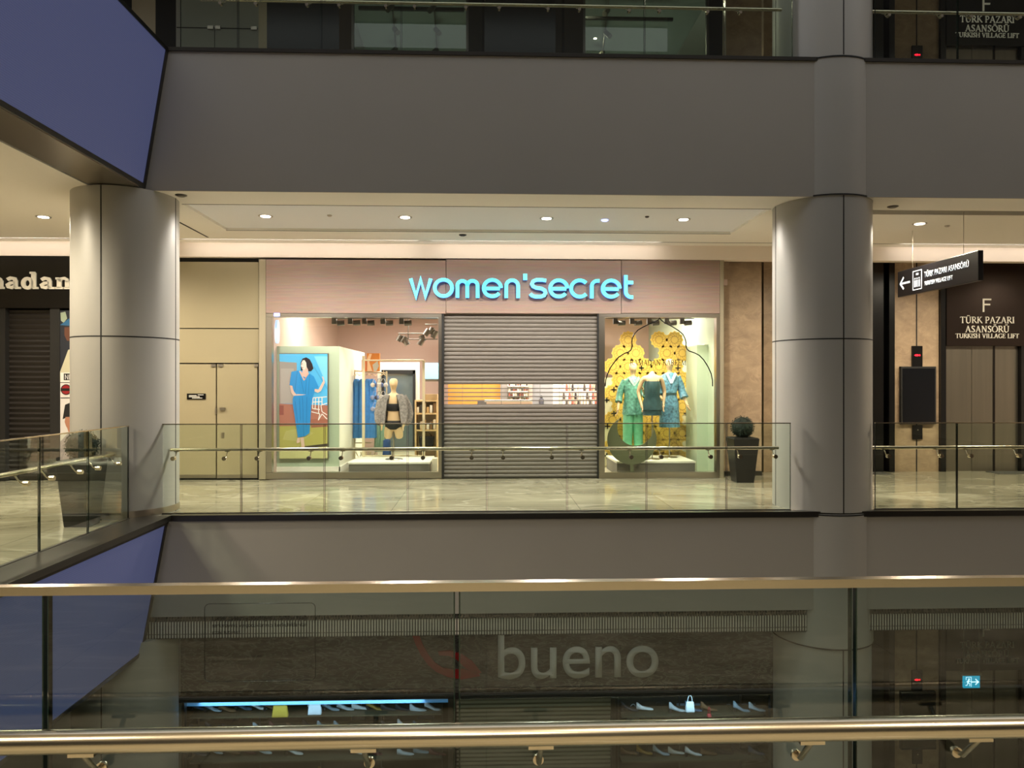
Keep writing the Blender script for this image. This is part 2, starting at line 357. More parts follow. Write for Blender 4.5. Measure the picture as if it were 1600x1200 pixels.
SERIF = {
 'T': (0.80, [(T, [(.4, 0), (.4, 1)]), (K, [(.02, .97), (.78, .97)]), (K, [(.04, 1), (.04, .82)]), (K, [(.76, 1), (.76, .82)]), sr(.4, 0)]),
 'U': (0.92, [(T, [(.16, 1), (.16, .35)] + arc(.46, .35, .30, 180, 270, 8, .33)), (K + .02, arc(.46, .35, .30, 270, 360, 8, .33) + [(.76, 1)]), sr(.16, 1), sr(.76, 1)]),
 'R': (0.80, [(T, [(.16, 0), (.16, 1)]), (T * .75, [(.16, .97), (.38, .97)] + arc(.36, .74, .23, 90, -90, 10) + [(.16, .51)]), (T, [(.36, .5), (.78, .02)]), sr(.16, 0), sr(.12, 1, .2), sr(.78, 0, .16)]),
 'K': (0.82, [(T, [(.16, 0), (.16, 1)]), (K + .01, [(.2, .45), (.66, .98)]), (T, [(.34, .58), (.78, .02)]), sr(.16, 0), sr(.16, 1), sr(.66, 1, .24), sr(.78, 0, .18)]),
 'P': (0.68, [(T, [(.16, 0), (.16, 1)]), (T * .75, [(.16, .97), (.34, .97)] + arc(.34, .71, .26, 90, -90, 10) + [(.16, .45)]), sr(.16, 0), sr(.12, 1, .2)]),
 'A': (0.90, [(K + .01, [(.12, 0), (.44, 1)]), (T, [(.42, 1), (.78, 0)]), (K, [(.24, .34), (.64, .34)]), sr(.12, 0, .24), sr(.78, 0, .26)]),
 'Z': (0.76, [(K + .01, [(.08, .97), (.68, .97)]), (T, [(.64, .97), (.12, .03)]), (K + .01, [(.08, .03), (.70, .03)]), (K, [(.09, 1), (.09, .82)]), (K, [(.7, 0), (.7, .2)])]),
 'I': (0.36, [(T, [(.18, 0), (.18, 1)]), sr(.18, 0), sr(.18, 1)]),
 'S': (0.62, [([.05, .07, .1, .12, .13, .14, .14, .14, .13, .12, .1, .07, .05], [(.52, .86), (.42, .95), (.3, .97), (.18, .92), (.12, .8), (.16, .66), (.3, .54), (.44, .42), (.52, .3), (.5, .14), (.38, .05), (.24, .03), (.1, .12)]), (K, [(.53, 1), (.53, .78)]), (K, [(.09, 0), (.09, .24)])]),
 'N': (0.95, [(K + .01, [(.16, 0), (.16, 1)]), (T, [(.16, .98), (.76, .02)]), (K + .01, [(.76, 0), (.76, 1)]), sr(.16, 0, .24), sr(.12, 1, .2), sr(.76, 1, .24)]),
 'O': (0.98, [([.13, .12, .1, .07, .06, .07, .1, .12, .13, .12, .1, .07, .06, .07, .1, .12, .13], arc(.49, .5, .42, 0, 360, 16, .47))]),
 'V': (0.86, [(T, [(.12, 1), (.45, 0)]), (K + .01, [(.43, 0), (.74, 1)]), sr(.12, 1), sr(.74, 1, .24)]),
 'L': (0.66, [(T, [(.16, 0), (.16, 1)]), (K, [(.16, .03), (.6, .03)]), (K, [(.6, 0), (.6, .2)]), sr(.16, 1), sr(.12, 0, .2)]),
 'G': (0.92, [([.05, .07, .09, .12, .13, .14, .13, .12, .1, .07, .06], arc(.48, .5, .41, 48, 330, 10, .47)), (T, [(.80, .05), (.80, .42)]), sr(.8, .45, .22), (K, [(.78, 1), (.78, .78)])]),
 'E': (0.68, [(T, [(.16, 0), (.16, 1)]), (K, [(.16, .97), (.58, .97)]), (K, [(.16, .52), (.48, .52)]), (K, [(.16, .03), (.60, .03)]), (K, [(.58, 1), (.58, .82)]), (K, [(.6, 0), (.6, .2)]), (K, [(.48, .62), (.48, .42)])]),
 'M': (1.10, [(K + .01, [(.14, 0), (.2, 1)]), (T, [(.2, 1), (.53, .04)]), (K, [(.53, .04), (.88, 1)]), (T, [(.86, 1), (.92, 0)]), sr(.14, 0, .22), sr(.92, 0, .26)]),
 'D': (0.90, [(T, [(.16, 0), (.16, 1)]), ([.06, .08, .11, .13, .14, .14, .14, .13, .11, .08, .06], [(.16, .97), (.38, .97)] + arc(.38, .5, .42, 78, -78, 6, .47) + [(.38, .03), (.16, .03)]), sr(.12, 0, .2), sr(.12, 1, .2)]),
 'H': (0.95, [(T, [(.16, 0), (.16, 1)]), (T, [(.76, 0), (.76, 1)]), (K, [(.16, .5), (.76, .5)]), sr(.16, 0), sr(.16, 1), sr(.76, 0), sr(.76, 1)]),
 'F': (0.62, [(T, [(.16, 0), (.16, 1)]), (K, [(.16, .97), (.56, .97)]), (K, [(.16, .52), (.46, .52)]), (K, [(.56, 1), (.56, .82)]), (K, [(.46, .62), (.46, .42)]), sr(.16, 0)]),
}
def dots(x): return [(0.12, [(x - .17, 1.16), (x - .05, 1.16)]), (0.12, [(x + .05, 1.16), (x + .17, 1.16)])]
SERIF['Ü'] = (SERIF['U'][0], SERIF['U'][1] + dots(.46)); SERIF['Ö'] = (SERIF['O'][0], SERIF['O'][1] + dots(.49))
w_ = 0.178
SANS = {
 'w': (1.10, [(w_, [(.05, .97), (.31, .06), (.53, .93), (.76, .06), (1.02, .97)])]),
 'o': (0.98, [(w_, arc(.49, .5, .42, 0, 360, 28))]),
 'm': (1.30, [(w_, [(.14, 0), (.14, .6)] + arc(.38, .62, .24, 180, 0, 12) + [(.62, .0)]), (w_, [(.62, .6)] + arc(.87, .62, .25, 180, 0, 12) + [(1.12, 0)])]),
 'e': (0.98, [(w_, [(.12, .48), (.86, .48)]), (w_, arc(.49, .5, .42, 2, 322, 26))]),
 'n': (0.90, [(w_, [(.14, 0), (.14, .6)] + arc(.43, .62, .29, 180, 0, 12) + [(.72, 0)])]),
 "'": (0.26, [(w_ + .02, [(.12, .92), (.12, 1.24)])]),
 's': (0.92, [(w_, [(.84, .9), (.66, .93), (.36, .93), (.2, .86), (.14, .72), (.2, .6), (.36, .52), (.6, .49), (.76, .4), (.8, .28), (.74, .14), (.58, .07), (.3, .07), (.14, .13), (.06, .22)])]),
 'c': (0.90, [(w_, arc(.49, .5, .42, 42, 318, 24))]),
 'r': (0.56, [(w_, [(.14, 0), (.14, .6)] + arc(.42, .62, .28, 180, 92, 8) + [(.52, .9)])]),
 't': (0.56, [(w_, [(.18, 1.2), (.18, .34)] + arc(.45, .34, .27, 180, 270, 8) + [(.54, .07)]), (w_, [(.18, .82), (.54, .82)])]),
}
H_ = 0.30
SLAB = {   # heavy rounded slab lower case
 'm': (1.62, [(H_, [(.28, .1), (.28, .88)]), (H_, [(.82, .1), (.82, .7)]), (H_, [(1.36, .1), (1.36, .7)]), (.22, [(.28, .68), (.42, .88), (.62, .92), (.78, .8), (.82, .6)]), (.22, [(.82, .68), (.98, .88), (1.18, .92), (1.32, .8), (1.36, .6)]), (.17, [(.04, .085), (.54, .085)]), (.17, [(.62, .085), (1.04, .085)]), (.17, [(1.14, .085), (1.6, .085)]), (.17, [(.04, .89), (.3, .89)])]),
 'n': (1.14, [(H_, [(.28, .1), (.28, .88)]), (H_, [(.84, .1), (.84, .7)]), (.22, [(.28, .68), (.44, .88), (.64, .92), (.8, .8), (.84, .6)]), (.17, [(.04, .085), (.54, .085)]), (.17, [(.62, .085), (1.1, .085)]), (.17, [(.04, .89), (.3, .89)])]),
 'a': (1.10, [(.26, [(.18, .78), (.4, .92), (.66, .86), (.74, .66), (.74, .1)]), (.24, [(.72, .52), (.4, .5), (.2, .34), (.26, .16), (.46, .1), (.72, .26)]), (.17, [(.7, .085), (1.08, .085)])]),
 'd': (1.20, [(H_, [(.86, .1), (.86, 1.36)]), (.17, [(.6, 1.36), (.96, 1.36)]), (.27, arc(.44, .48, .30, 0, 360, 16, .40)), (.17, [(.8, .085), (1.16, .085)])]),
}
def stroke_text(text, font, gap=0.06):
    """quads in text space (1 = letter height), plus advance; grouped per letter"""
    x = 0; out = []
    for ch in text:
        if ch == ' ': x += 0.42; continue
        adv, strokes = font[ch]; q = []
        for w, pts in strokes: q += [[(p[0] + x, p[1]) for p in quad] for quad in ribbon(pts, w)]
        out.append(q); x += adv + gap
    return out, x - gap
def place_text(groups, total, X0, X1, Z0, h, Yf, Yb):
    """stretch onto the wall plane; returns one MB per letter"""
    s = (X1 - X0) / total; res = []
    for q in groups:
        mb = MB()
        for quad in q:
            pts = [(X0 + p[0] * s, Z0 + p[1] * h) for p in quad]
            mb.prism(pts, Yf, Yb)
        res.append(mb)
    return res
def merge(mbs):
    o = MB()
    for m in mbs: o.add(m.v, m.f)
    return o
def font_mesh(name, body, height_box, material, parent, rot=(math.pi / 2, 0, 0), depth=0.004, X0=0, X1=None, Yf=0, Z0=0, bold=0.0, mat4=None, spacing=1.0):
    """Blender's own sans face turned into a mesh; width fitted to X0..X1, height to height_box"""
    cu = bpy.data.curves.new(name, 'FONT'); cu.body = body; cu.size = 1; cu.extrude = 0.0; cu.offset = bold; cu.space_line = spacing
    t = bpy.data.objects.new(name + '_tmp', cu); COL.objects.link(t); bpy.context.view_layer.update()
    me = bpy.data.meshes.new_from_object(t.evaluated_get(bpy.context.evaluated_depsgraph_get()))
    COL.objects.unlink(t); bpy.data.objects.remove(t); bpy.data.curves.remove(cu)
    xs = [v.co.x for v in me.vertices]; ys = [v.co.y for v in me.vertices]
    mnx, mxx, mny, mxy = min(xs), max(xs), min(ys), max(ys)
    sx = (X1 - X0) / (mxx - mnx); sy = height_box / (mxy - mny)
    L = rootloc(parent) if parent else Vector((0, 0, 0))
    bm = bmesh.new(); bm.from_mesh(me)
    for v in bm.verts:
        u, w = (v.co.x - mnx) * sx, (v.co.y - mny) * sy
        v.co = Vector((u, 0, w))
    g = bmesh.ops.extrude_face_region(bm, geom=list(bm.faces)); 
    for e in g['geom']:
        if isinstance(e, bmesh.types.BMVert): e.co.y -= depth
    for v in bm.verts:
        p = v.co.copy()
        v.co = (mat4 @ p if mat4 else Vector((X0 + p.x, Yf + p.y, Z0 + p.z))) - L
    bmesh.ops.recalc_face_normals(bm, faces=bm.faces); bm.to_mesh(me); bm.free()
    me.materials.clear(); me.materials.append(M[material] if isinstance(material, str) else material)
    o = bpy.data.objects.new(name, me); COL.objects.link(o); o.parent = parent
    return o

# ================================================================== SETTING
XL, XR = -12.5, 13.5
struct('floor', box(XL, XR, EY + .02, 20, -0.25, 0), 'floor', 'polished veined beige marble floor in front of the shop')
struct('floor', box(XL, -4.25, 1.0, EY + .02, -0.25, 0), 'floor', 'polished marble floor of the left-hand walkway behind glass')
struct('floor', box(XL, XR, -5, 2.02, -0.25, 0), 'floor', 'marble floor the photographer stands on')
struct('floor', box(XL, XR, -5, 20, ZB - 0.2, ZB), 'floor', 'marble floor of the level below')
struct('floor', box(XL, XR, EY + .04, 20, ZU - 0.2, ZU), 'floor', 'floor slab of the level above')
struct('wall_back', box(XL, XR, 20, 20.2, ZB, 9.6), 'blackm', 'far wall behind the shops')
struct('wall_near', box(XL, XR, -5.2, -5, ZB, 9.6), mat('near_wall', '#3a3c3c', .8), 'wall behind the photographer')
struct('wall_left', box(XL - .2, XL, -5, 20, ZB, 12.0), 'bulk', 'far left wall')
struct('wall_right', box(XR, XR + .2, -5, 20, ZB, 12.0), 'bulk', 'far right wall')
struct('wall_near', box(XL, XR, 1.9, 2.0, ZC + .2, 12.0), mat('near_upper', '#5a5650', .8), 'upper side of the atrium above the photographer')
struct('wall_atrium', box(XL, XR, EY, EY + .1, 9.3, 12.0), 'fascia', 'fascia of the top level, above the frame')
struct('wall_near', box(XL, XR, 1.0, 1.95, ZB, -.26), 'blackm', 'side of the atrium below the photographer')
struct('ceiling', box(XL, XR, EY - 0.0, 20, 9.3, 9.5), 'ceil', 'ceiling of the level above')
struct('ceiling', box(XL, XR, EY + .05, 20, ZBC, ZBC + .2), 'ceil', 'ceiling of the level below')
struct('ceiling', box(XL, XR, -5, 2.0, ZC, ZC + .2), 'ceil', 'ceiling over the photographer')
struct('ceiling', box(XL, EX - .86, 2.0, EY + .02, ZC, ZC + .2), 'ceil', 'cream ceiling over the left-hand walkway')
# ceiling in front of the shop: border strips round a recessed perforated panel
px0, px1, py0, py1 = -3.95, 3.80, 9.72, 11.35
mb = MB(); mb.box(XL, XR, EY + .02, py0, ZC, ZC + .25); mb.box(XL, XR, py1, 13.4, ZC, ZC + .25)
mb.box(XL, px0, py0, py1, ZC, ZC + .25); mb.box(px1, 5.0, py0, py1, ZC, ZC + .25); mb.box(5.0, XR, py0 + .25, py1, ZC, ZC + .25)
struct('ceiling', mb, 'ceil', 'cream plaster ceiling border in front of the shop')
struct('ceiling', box(px0, px1, py0, py1, ZC + .035, ZC + .1), 'perf', 'recessed perforated metal ceiling panel in front of the shop')
mb = MB(); g = .008
mb.box(px0 - g, px1 + g, py0 - g, py0, ZC - .004, ZC); mb.box(px0 - g, px1 + g, py1, py1 + g, ZC - .004, ZC)
mb.box(px0 - .5, px0 - .47, 10.1, 11.9, ZC - .004, ZC); mb.box(XL, XR, 12.05, 12.06, ZC - .004, ZC)
struct('trim_1', mb, 'joint', 'dark shadow gaps between ceiling boards')

# fascias
zt = 5.63
struct('wall_fascia', box(EX - .9, XR, EY, EY + .018, ZC, zt), 'fascia', 'broad grey fascia between the two levels')
struct('trim_2', box(EX - .3, XR, EY - .02, EY + .2, zt, zt + .045), 'dsteel', 'dark metal edge on top of the grey fascia')
struct('wall_fascia', box(EX - .9, XR, EY, EY + .015, -1.22, -.055), 'fascia', 'grey fascia under the floor edge')
struct('trim_3', box(EX, XR, EY - .03, EY + .10, -.055, .012), 'dsteel', 'dark metal edge strip along the floor opening')
struct('trim_4', box(-4.25, EX + .03, 1.5, EY - .03, -.05, .014), 'dsteel', 'wide dark steel coping outside the left glass balustrade')
mb = MB(); mb.box(EX - .4, XR, EY + .10, EY + .16, ZBC - .0, -1.22)
gr = struct('wall_grille', mb, 'blackm', 'slotted metal ventilation band under the lower fascia')
mb = MB(); x = EX - .35
while x < 7.4:
    mb.box(x, x + .017, EY + .045, EY + .10, ZBC, -1.225); x += .034
for z in (ZBC + .003, ZBC + .05, -1.27, -1.228): mb.box(EX - .35, 7.4, EY + .05, EY + .095, z - .006, z + .006)
struct('slats', mb, 'grille', parent=gr)
# edge across the photographer's side
struct('trim_5', box(XL, XR, 1.96, 2.06, -.3, .012), 'dsteel', 'metal floor edge at the photographer balcony')

# columns
def column(cx, cyy, r, z0, z1, label, seams, ring=True):
    t = thing('column', label, 'column', (cx, cyy, z0))
    MB().lathe((cx, cyy, 0), [(r, r, z0), (r, r, z1)], 72).build('shaft', 'column', t)
    jm = MB()
    for a in seams:
        c, s = math.cos(math.radians(a)), math.sin(math.radians(a)); w = .007
        q = [(cx + c * (r - .01) - s * w, cyy + s * (r - .01) + c * w), (cx + c * (r - .01) + s * w, cyy + s * (r - .01) - c * w),
             (cx + c * (r + .002) + s * w, cyy + s * (r + .002) - c * w), (cx + c * (r + .002) - s * w, cyy + s * (r + .002) + c * w)]
        jm.hexa([(p[0], p[1], z0) for p in q], [(p[0], p[1], z1) for p in q])
    if ring: jm.lathe((cx, cyy, 0), [(r + .002, r + .002, z0 + 2.155), (r + .002, r + .002, z0 + 2.17)], 72)
    jm.build('panel_joint', 'joint', t)
    return t
def seam_angle(px, cx, cyy, r):
    best = None
    for a in range(180, 361):
        x = cx + r * math.cos(math.radians(a)); y = cyy + r * math.sin(math.radians(a))
        d = x * math.sin(TH) + y * math.cos(TH); q = 800 + F * (x * math.cos(TH) - y * math.sin(TH)) / d
        if best is None or abs(q - px) < best[0]: best = (abs(q - px), a)
    return best[1]
RC = (4.42, 9.57, .61); LC = (-4.52, 9.41, .61)
sR = [seam_angle(1318, *RC), seam_angle(1211, *RC), seam_angle(1361, *RC)]
sL = [seam_angle(157, *LC), seam_angle(275, *LC)]
t = column(*RC, 0, ZC, 'tall round grey panelled column at right, beside the lift lobby', sR)
t = column(*LC, 0, ZC, 'tall round grey panelled column at left, under the screen corner', sL)
MB().lathe((LC[0], LC[1], 0), [(.616, .616, .014), (.616, .616, .09)], 64).build('skirting', 'steel', t)
column(*RC, ZU, 9.3, 'round grey column of the upper level, above the broad fascia', sR, False)
column(RC[0], RC[1], .615, ZC, zt + .045, 'short bulging column segment set flush in the broad grey fascia', [], False)
column(RC[0], RC[1], .62, -1.7, -.02, 'bulging grey column segment set in the lower fascia', [], False)
column(RC[0], RC[1], .60, ZB, -1.7, 'pale round column of the level below, under the right-hand column', sR[:1], False)
column(LC[0], LC[1], .60, ZB, ZBC, 'pale round column of the level below, under the left-hand screen', sL[:1], False)
mb = MB()
for zz in (ZC + .01, zt + .03, -.03, -1.69):
    mb.lathe((RC[0], RC[1], 0), [(.624, .624, zz - .008), (.624, .624, zz + .008)], 72)
struct('trim_6', mb, 'joint', 'dark ring joints round the right-hand column')

# ------------------------------------------------------------------ LED screens on the left side of the atrium
def screen(zt_, zb_, xt, xb, label, under):
    t = thing('led_screen', label, 'screen', (xb, 9.0, zb_))
    y0, y1 = 1.6, EY + .01; b = .07; dx = (xt - xb); dz = zt_ - zb_
    def P(u, y, off=0): return (xb + dx * u + off, y, zb_ + dz * u)
    MB().hexa([P(.03, y0), P(.03, y1 - b), P(.03, y1 - b, -.05), P(.03, y0, -.05)], [P(.975, y0), P(.975, y1 - b), P(.975, y1 - b, -.05), P(.975, y0, -.05)]).build('display', 'led', t)
    f = MB()
    for (u0, u1, ya, yb) in ((0, .03, y0, y1), (.975, 1, y0, y1), (.03, .975, y1 - b, y1)):
        f.hexa([P(u0, ya, .012), P(u0, yb, .012), P(u0, yb, -.06), P(u0, ya, -.06)], [P(u1, ya, .012), P(u1, yb, .012), P(u1, yb, -.06), P(u1, ya, -.06)])
    f.build('bezel', 'dsteel', t)
    MB().hexa([P(0, y0, -.06), P(0, y1, -.06), (xb - .3, y1, zb_), (xb - .3, y0, zb_)], [P(1, y0, -.06), P(1, y1, -.06), (xb - .3, y1, zt_), (xb - .3, y0, zt_)]).build('housing', 'dsteel', t)
    if under: box(xb - under, xb - .005, y0, y1 - .02, zb_ - .012, zb_ - .001).build('soffit_panel', 'steel', t)
    return t
screen(5.66, ZC + .02, -3.85, -4.13, 'large blue glowing LED wall at top left, leaning inwards', .54)
screen(-.06, -1.67, -3.86, -4.16, 'blue glowing LED wall below the left balustrade', 0)

# ------------------------------------------------------------------ balustrades
def balustrade(label, p0, p1, seams, side, base=0.0, h=1.1, rail=None, zr=.785, knobs=(), gmat='glass_far', th=.018, rr=.021, off=.10, gap=.012, cap=.012, knobside=-1, kr=.019, mroot='rail', knobdrop=.10):
    """p0->p1 plan line of the glass; side = unit normal towards the handrail; seams/knobs/rail in metres along it"""
    p0, p1 = Vector(p0), Vector(p1); d = (p1 - p0); Lg = d.length; d = d / Lg; n = Vector(side)
    t = thing('glass_balustrade', label, 'balustrade', (p0.x, p0.y, base))
    def bx(mb, s0, s1, n0, n1, z0, z1):
        q = [p0 + d * s0 + n * n0, p0 + d * s1 + n * n0, p0 + d * s1 + n * n1, p0 + d * s0 + n * n1]
        mb.hexa([(v.x, v.y, z0) for v in q], [(v.x, v.y, z1) for v in q]); return mb
    cuts = [0] + list(seams) + [Lg]
    for a, b in zip(cuts[:-1], cuts[1:]):
        a2 = a + (gap / 2 if a > 0 else 0); b2 = b - (gap / 2 if b < Lg else 0)
        pane = bx(MB(), a2 + .003, b2 - .003, -th / 2, th / 2, base + .01, base + h).build('glass_pane', gmat, t)
        bx(MB(), a2, a2 + .003, -th / 2, th / 2, base + .01, base + h).build('pane_edge', 'gedge', pane)
        bx(MB(), b2 - .003, b2, -th / 2, th / 2, base + .01, base + h).build('pane_edge', 'gedge', pane)
    bx(MB(), 0, Lg, -th / 2 - .005, th / 2 + .005, base + h, base + h + cap).build('top_cap', mroot, t)
    bx(MB(), 0, Lg, -th / 2 - .012, th / 2 + .012, base + .0, base + .02).build('base_channel', 'dsteel', t)
    r0, r1 = rail if rail else (0, Lg)
    A = p0 + d * r0 + n * off; B = p0 + d * r1 + n * off
    MB().tube([(A.x, A.y, base + zr), (B.x, B.y, base + zr)], rr, 24).build('handrail', mroot, t)
    for s in knobs:
        k = p0 + d * s; q = k + n * off; ks = k + n * (knobside * (th / 2 + .02)); ki = k + n * (th / 2)
        z = base + zr - knobdrop
        br = MB(); br.tube([(ki.x, ki.y, z), (k.x + n.x * off * .45, k.y + n.y * off * .45, z + .005), (q.x, q.y, base + zr - rr - .004)], .007, 8)
        w = d * .03
        br.hexa([(q.x - w.x - n.x * .01, q.y - w.y - n.y * .01, base + zr - rr - .006), (q.x + w.x - n.x * .01, q.y + w.y - n.y * .01, base + zr - rr - .006), (q.x + w.x + n.x * .01, q.y + w.y + n.y * .01, base + zr - rr - .006), (q.x - w.x + n.x * .01, q.y - w.y + n.y * .01, base + zr - rr - .006)],
                [(q.x - w.x - n.x * .01, q.y - w.y - n.y * .01, base + zr - rr + .003), (q.x + w.x - n.x * .01, q.y + w.y - n.y * .01, base + zr - rr + .003), (q.x + w.x + n.x * .01, q.y + w.y + n.y * .01, base + zr - rr + .003), (q.x - w.x + n.x * .01, q.y - w.y + n.y * .01, base + zr - rr + .003)])
        bo = br.build('bracket', mroot, t)
        MB().cyl((ks.x, ks.y, z), (ki.x + n.x * .012, ki.y + n.y * .012, z), kr, 20).build('fixing_disc', mroot, bo)
    return t
GY = EY + .12
def along(px, Y, x0): return PX(px, Y) - x0
x0, x1 = PX(247, GY), PX(1235, GY)
seamsF = [along(q, GY, x0) for q in (377, 507, 637, 761, 886, 1010, 1135)]
knF = [along(q, GY, x0) for q in (271, 351, 402, 483, 533, 612, 661, 737, 786, 862, 910, 986, 1033, 1110, 1156, 1211)]
balustrade('glass balustrade with steel handrail across the middle in front of the shop', (x0, GY), (x1, GY), seamsF, (0, 1), rail=(along(261, GY, x0), along(1221, GY, x0)), knobs=knF, kr=.026)
x0 = PX(1367, GY); x1 = 7.6
balustrade('glass balustrade to the right of the right-hand column, before the lifts', (x0, GY), (x1, GY), [along(1495, GY, x0), along(1620, GY, x0)], (0, 1), rail=(0.0, x1 - x0), knobs=[along(q, GY, x0) for q in (1388, 1470, 1516, 1592)], kr=.026)
balustrade('glass balustrade running back along the left walkway', (-4.22, 2.2), (-4.22, 8.83), [.7, 1.75, 2.8, 3.85, 4.9, 5.75], (-1, 0), rail=(0, 6.5), knobs=[.9, 1.5, 2.0, 2.6, 3.05, 3.65, 4.1, 4.7, 5.1, 5.6, 5.95, 6.4], kr=.024)
# level above
hu = PX(600, GY)
x0, x1 = -3.75, PX(1238, GY)
balustrade('glass balustrade of the upper level above the broad fascia', (x0, GY), (x1, GY), [along(q, GY, x0) for q in (372, 502, 627, 755, 880, 1007, 1132)], (0, 1), base=5.675, zr=.70, rail=(.2, x1 - x0 - .1), knobs=[along(q, GY, x0) for q in (345, 400, 480, 530, 603, 648, 728, 780, 856, 905, 983, 1030, 1105, 1156)], kr=.02)
x0 = PX(1367, GY)
balustrade('glass balustrade of the upper level right of the column', (x0, GY), (7.6, GY), [along(1496, GY, x0)], (0, 1), base=5.675, zr=.70, knobs=[along(q, GY, x0) for q in (1388, 1470, 1516, 1592)], kr=.02)
# near balustrade
NY = 1.87; x0, x1 = -2.6, 2.7
seamsN = [along(q, NY, x0) for q in (-550, 74, 714, 1332, 1960)]
t = balustrade('near glass balustrade with thick polished handrail across the foreground', (x0, NY), (x1, NY), seamsN, (0, -1), rail=(0, x1 - x0), knobs=[along(q, NY, x0) for q in (167, 580, 840, 1238, 1485)],
           gmat='glass_near', th=.017, rr=.0275, off=.11, gap=.010, h=1.077, cap=.022, zr=.762, knobside=1, kr=.0135, knobdrop=.105)
# notice etched on the near glass
sg = thing('glass_notice', 'faint rounded rectangle notice in small dark letters on the near glass', 'notice', (PX(408, NY), NY - .01, 1.0))
X0, X1, Z1, Z0 = PX(322, NY), PX(494, NY), PZ(941, NY, 408), PZ(1062, NY, 408)
r = .012; pts = []
for cx_, cz_, a0 in ((X1 - r, Z1 - r, 0), (X0 + r, Z1 - r, 90), (X0 + r, Z0 + r, 180), (X1 - r, Z0 + r, 270)): pts += arc(cx_, cz_, r, a0, a0 + 90, 5)
pts.append(pts[0]); mb = MB()
for q in ribbon(pts, .0012): mb.prism(q, NY - .0105, NY - .0098)
mb.build('border', 'black', sg)
font_mesh('lettering', 'Lütfen camlara yaslanmayınız, camdan aşağı\nsarkmayınız ve çocuklarınızı korkuluklardan\nuzak tutunuz.', PZ(960, NY, 408) - PZ(988, NY, 408), 'black', sg, depth=.0006, X0=PX(334, NY), X1=PX(482, NY), Yf=NY - .0096, Z0=PZ(988, NY, 408), spacing=1.15)

# ------------------------------------------------------------------ ceiling downlights
DL = 9.5
for x in (-8.2, -3.0, 1.0, 8.8):      # added strip lights without fixtures, to brighten the bulkhead and ceiling
    lamp('added_bulkhead_wash', 'AREA', (x, 12.02, ZC - .012), 5, (1, .90, .80), rot=(math.radians(50), 0, 0), shape='RECTANGLE', size=3.8, size_y=.03)

def downlight(x, y, z, e, label, col=WARM, m='light', r=.10, spot=True, grp='round ceiling downlights'):
    t = thing('downlight', label, 'ceiling light', (x, y, z), grp)
    ri = MB(); ri.lathe((x, y, z), [(r, r, -.006), (r, r, 0.02)], 28); ri.build('trim_ring', 'steel', t)
    MB().lathe((x, y, z), [(r * .68, r * .68, -.009), (r * .68, r * .68, -.004)], 24).build('lens', m, t)
    if spot: lamp('downlight_lamp', 'SPOT', (x, y, z - .02), e * DL, col, spot_size=math.radians(168), spot_blend=0.6, shadow_soft_size=.16).parent = None
    return t
yD = 10.52; zp = ZC + .035
for px, l in ((415, 'recessed downlight in the perforated ceiling, nearest the left column'), (633, 'recessed downlight in the perforated ceiling, second from the left column'),
              (854, 'recessed downlight with a bluish ring in the perforated ceiling, right of centre'), (1068, 'recessed downlight in the perforated ceiling, nearest the right column')):
    downlight(PX(px, yD), yD, zp, 42, l, NEUT)
downlight(PX(68, yD), yD, ZC, 60, 'recessed downlight in the cream ceiling left of the left column')
downlight(PX(1437, yD), yD, ZC, 45, 'recessed downlight in the ceiling before the lifts')
for x, y in ((-6.2, 8.0), (-6.4, 5.0)): downlight(x, y, ZC, 60, 'recessed downlight over the left walkway')
for x in (8.6, 11): downlight(x, yD, ZC, 45, 'recessed downlight at far right beyond the lift lobby')
for x, y in ((-3.2, -.6), (-1.0, -.6), (1.2, -.6), (3.4, -.6), (0, -3)): downlight(x, y, ZC, 34, 'recessed downlight over the photographer balcony')
for x in (-6.5, -2.5, 1.5, 5.5): downlight(x, 10.8, ZBC, 3, 'downlight in the ceiling of the level below, hidden by the floor edge', NEUT)
def button(px, py, m, r, label, Y=None):
    d = (ZC - EYE) * F / (600 - py); Y = d / math.cos(TH)
    x = PX(px, Y); z = ZC + (.035 if py0 < Y < py1 and px0 < x < px1 else 0)
    o = MB().lathe((x, Y, z), [(r * .6, r * .6, -.02), (r, r, -.008), (r, r, .005)], 18).build('ceiling_detector', m, None)
    tag(o, label, 'detector')
button(283, 309, 'dsteel', .07, 'small ring fitting in the ceiling beside the left column')
button(723, 367, 'blackm', .06, 'small dark dome on the ceiling strip above the shop sign')
button(515, 342, 'steel', .035, 'tiny ceiling fitting between the two left downlights')
button(945, 346, 'bluelight', .05, 'small blue glowing fitting right of the bluish downlight')
button(1011, 340, 'dsteel', .03, 'tiny dark ceiling fitting left of the rightmost perforated-panel downlight')
button(1395, 317, 'dsteel', .07, 'small ring fitting in the ceiling right of the right column')
button(1480, 347, 'steel', .035, 'tiny ceiling fitting right of the lift lobby downlight')

# ================================================================== SHOP FRONTS (level in view)
ZS = PZ(405, FY)
struct('wall_bulkhead', box(XL, XR, FY - .06, FY + .12, ZS, ZC), 'bulk', 'pale bulkhead running above all the shop fronts')
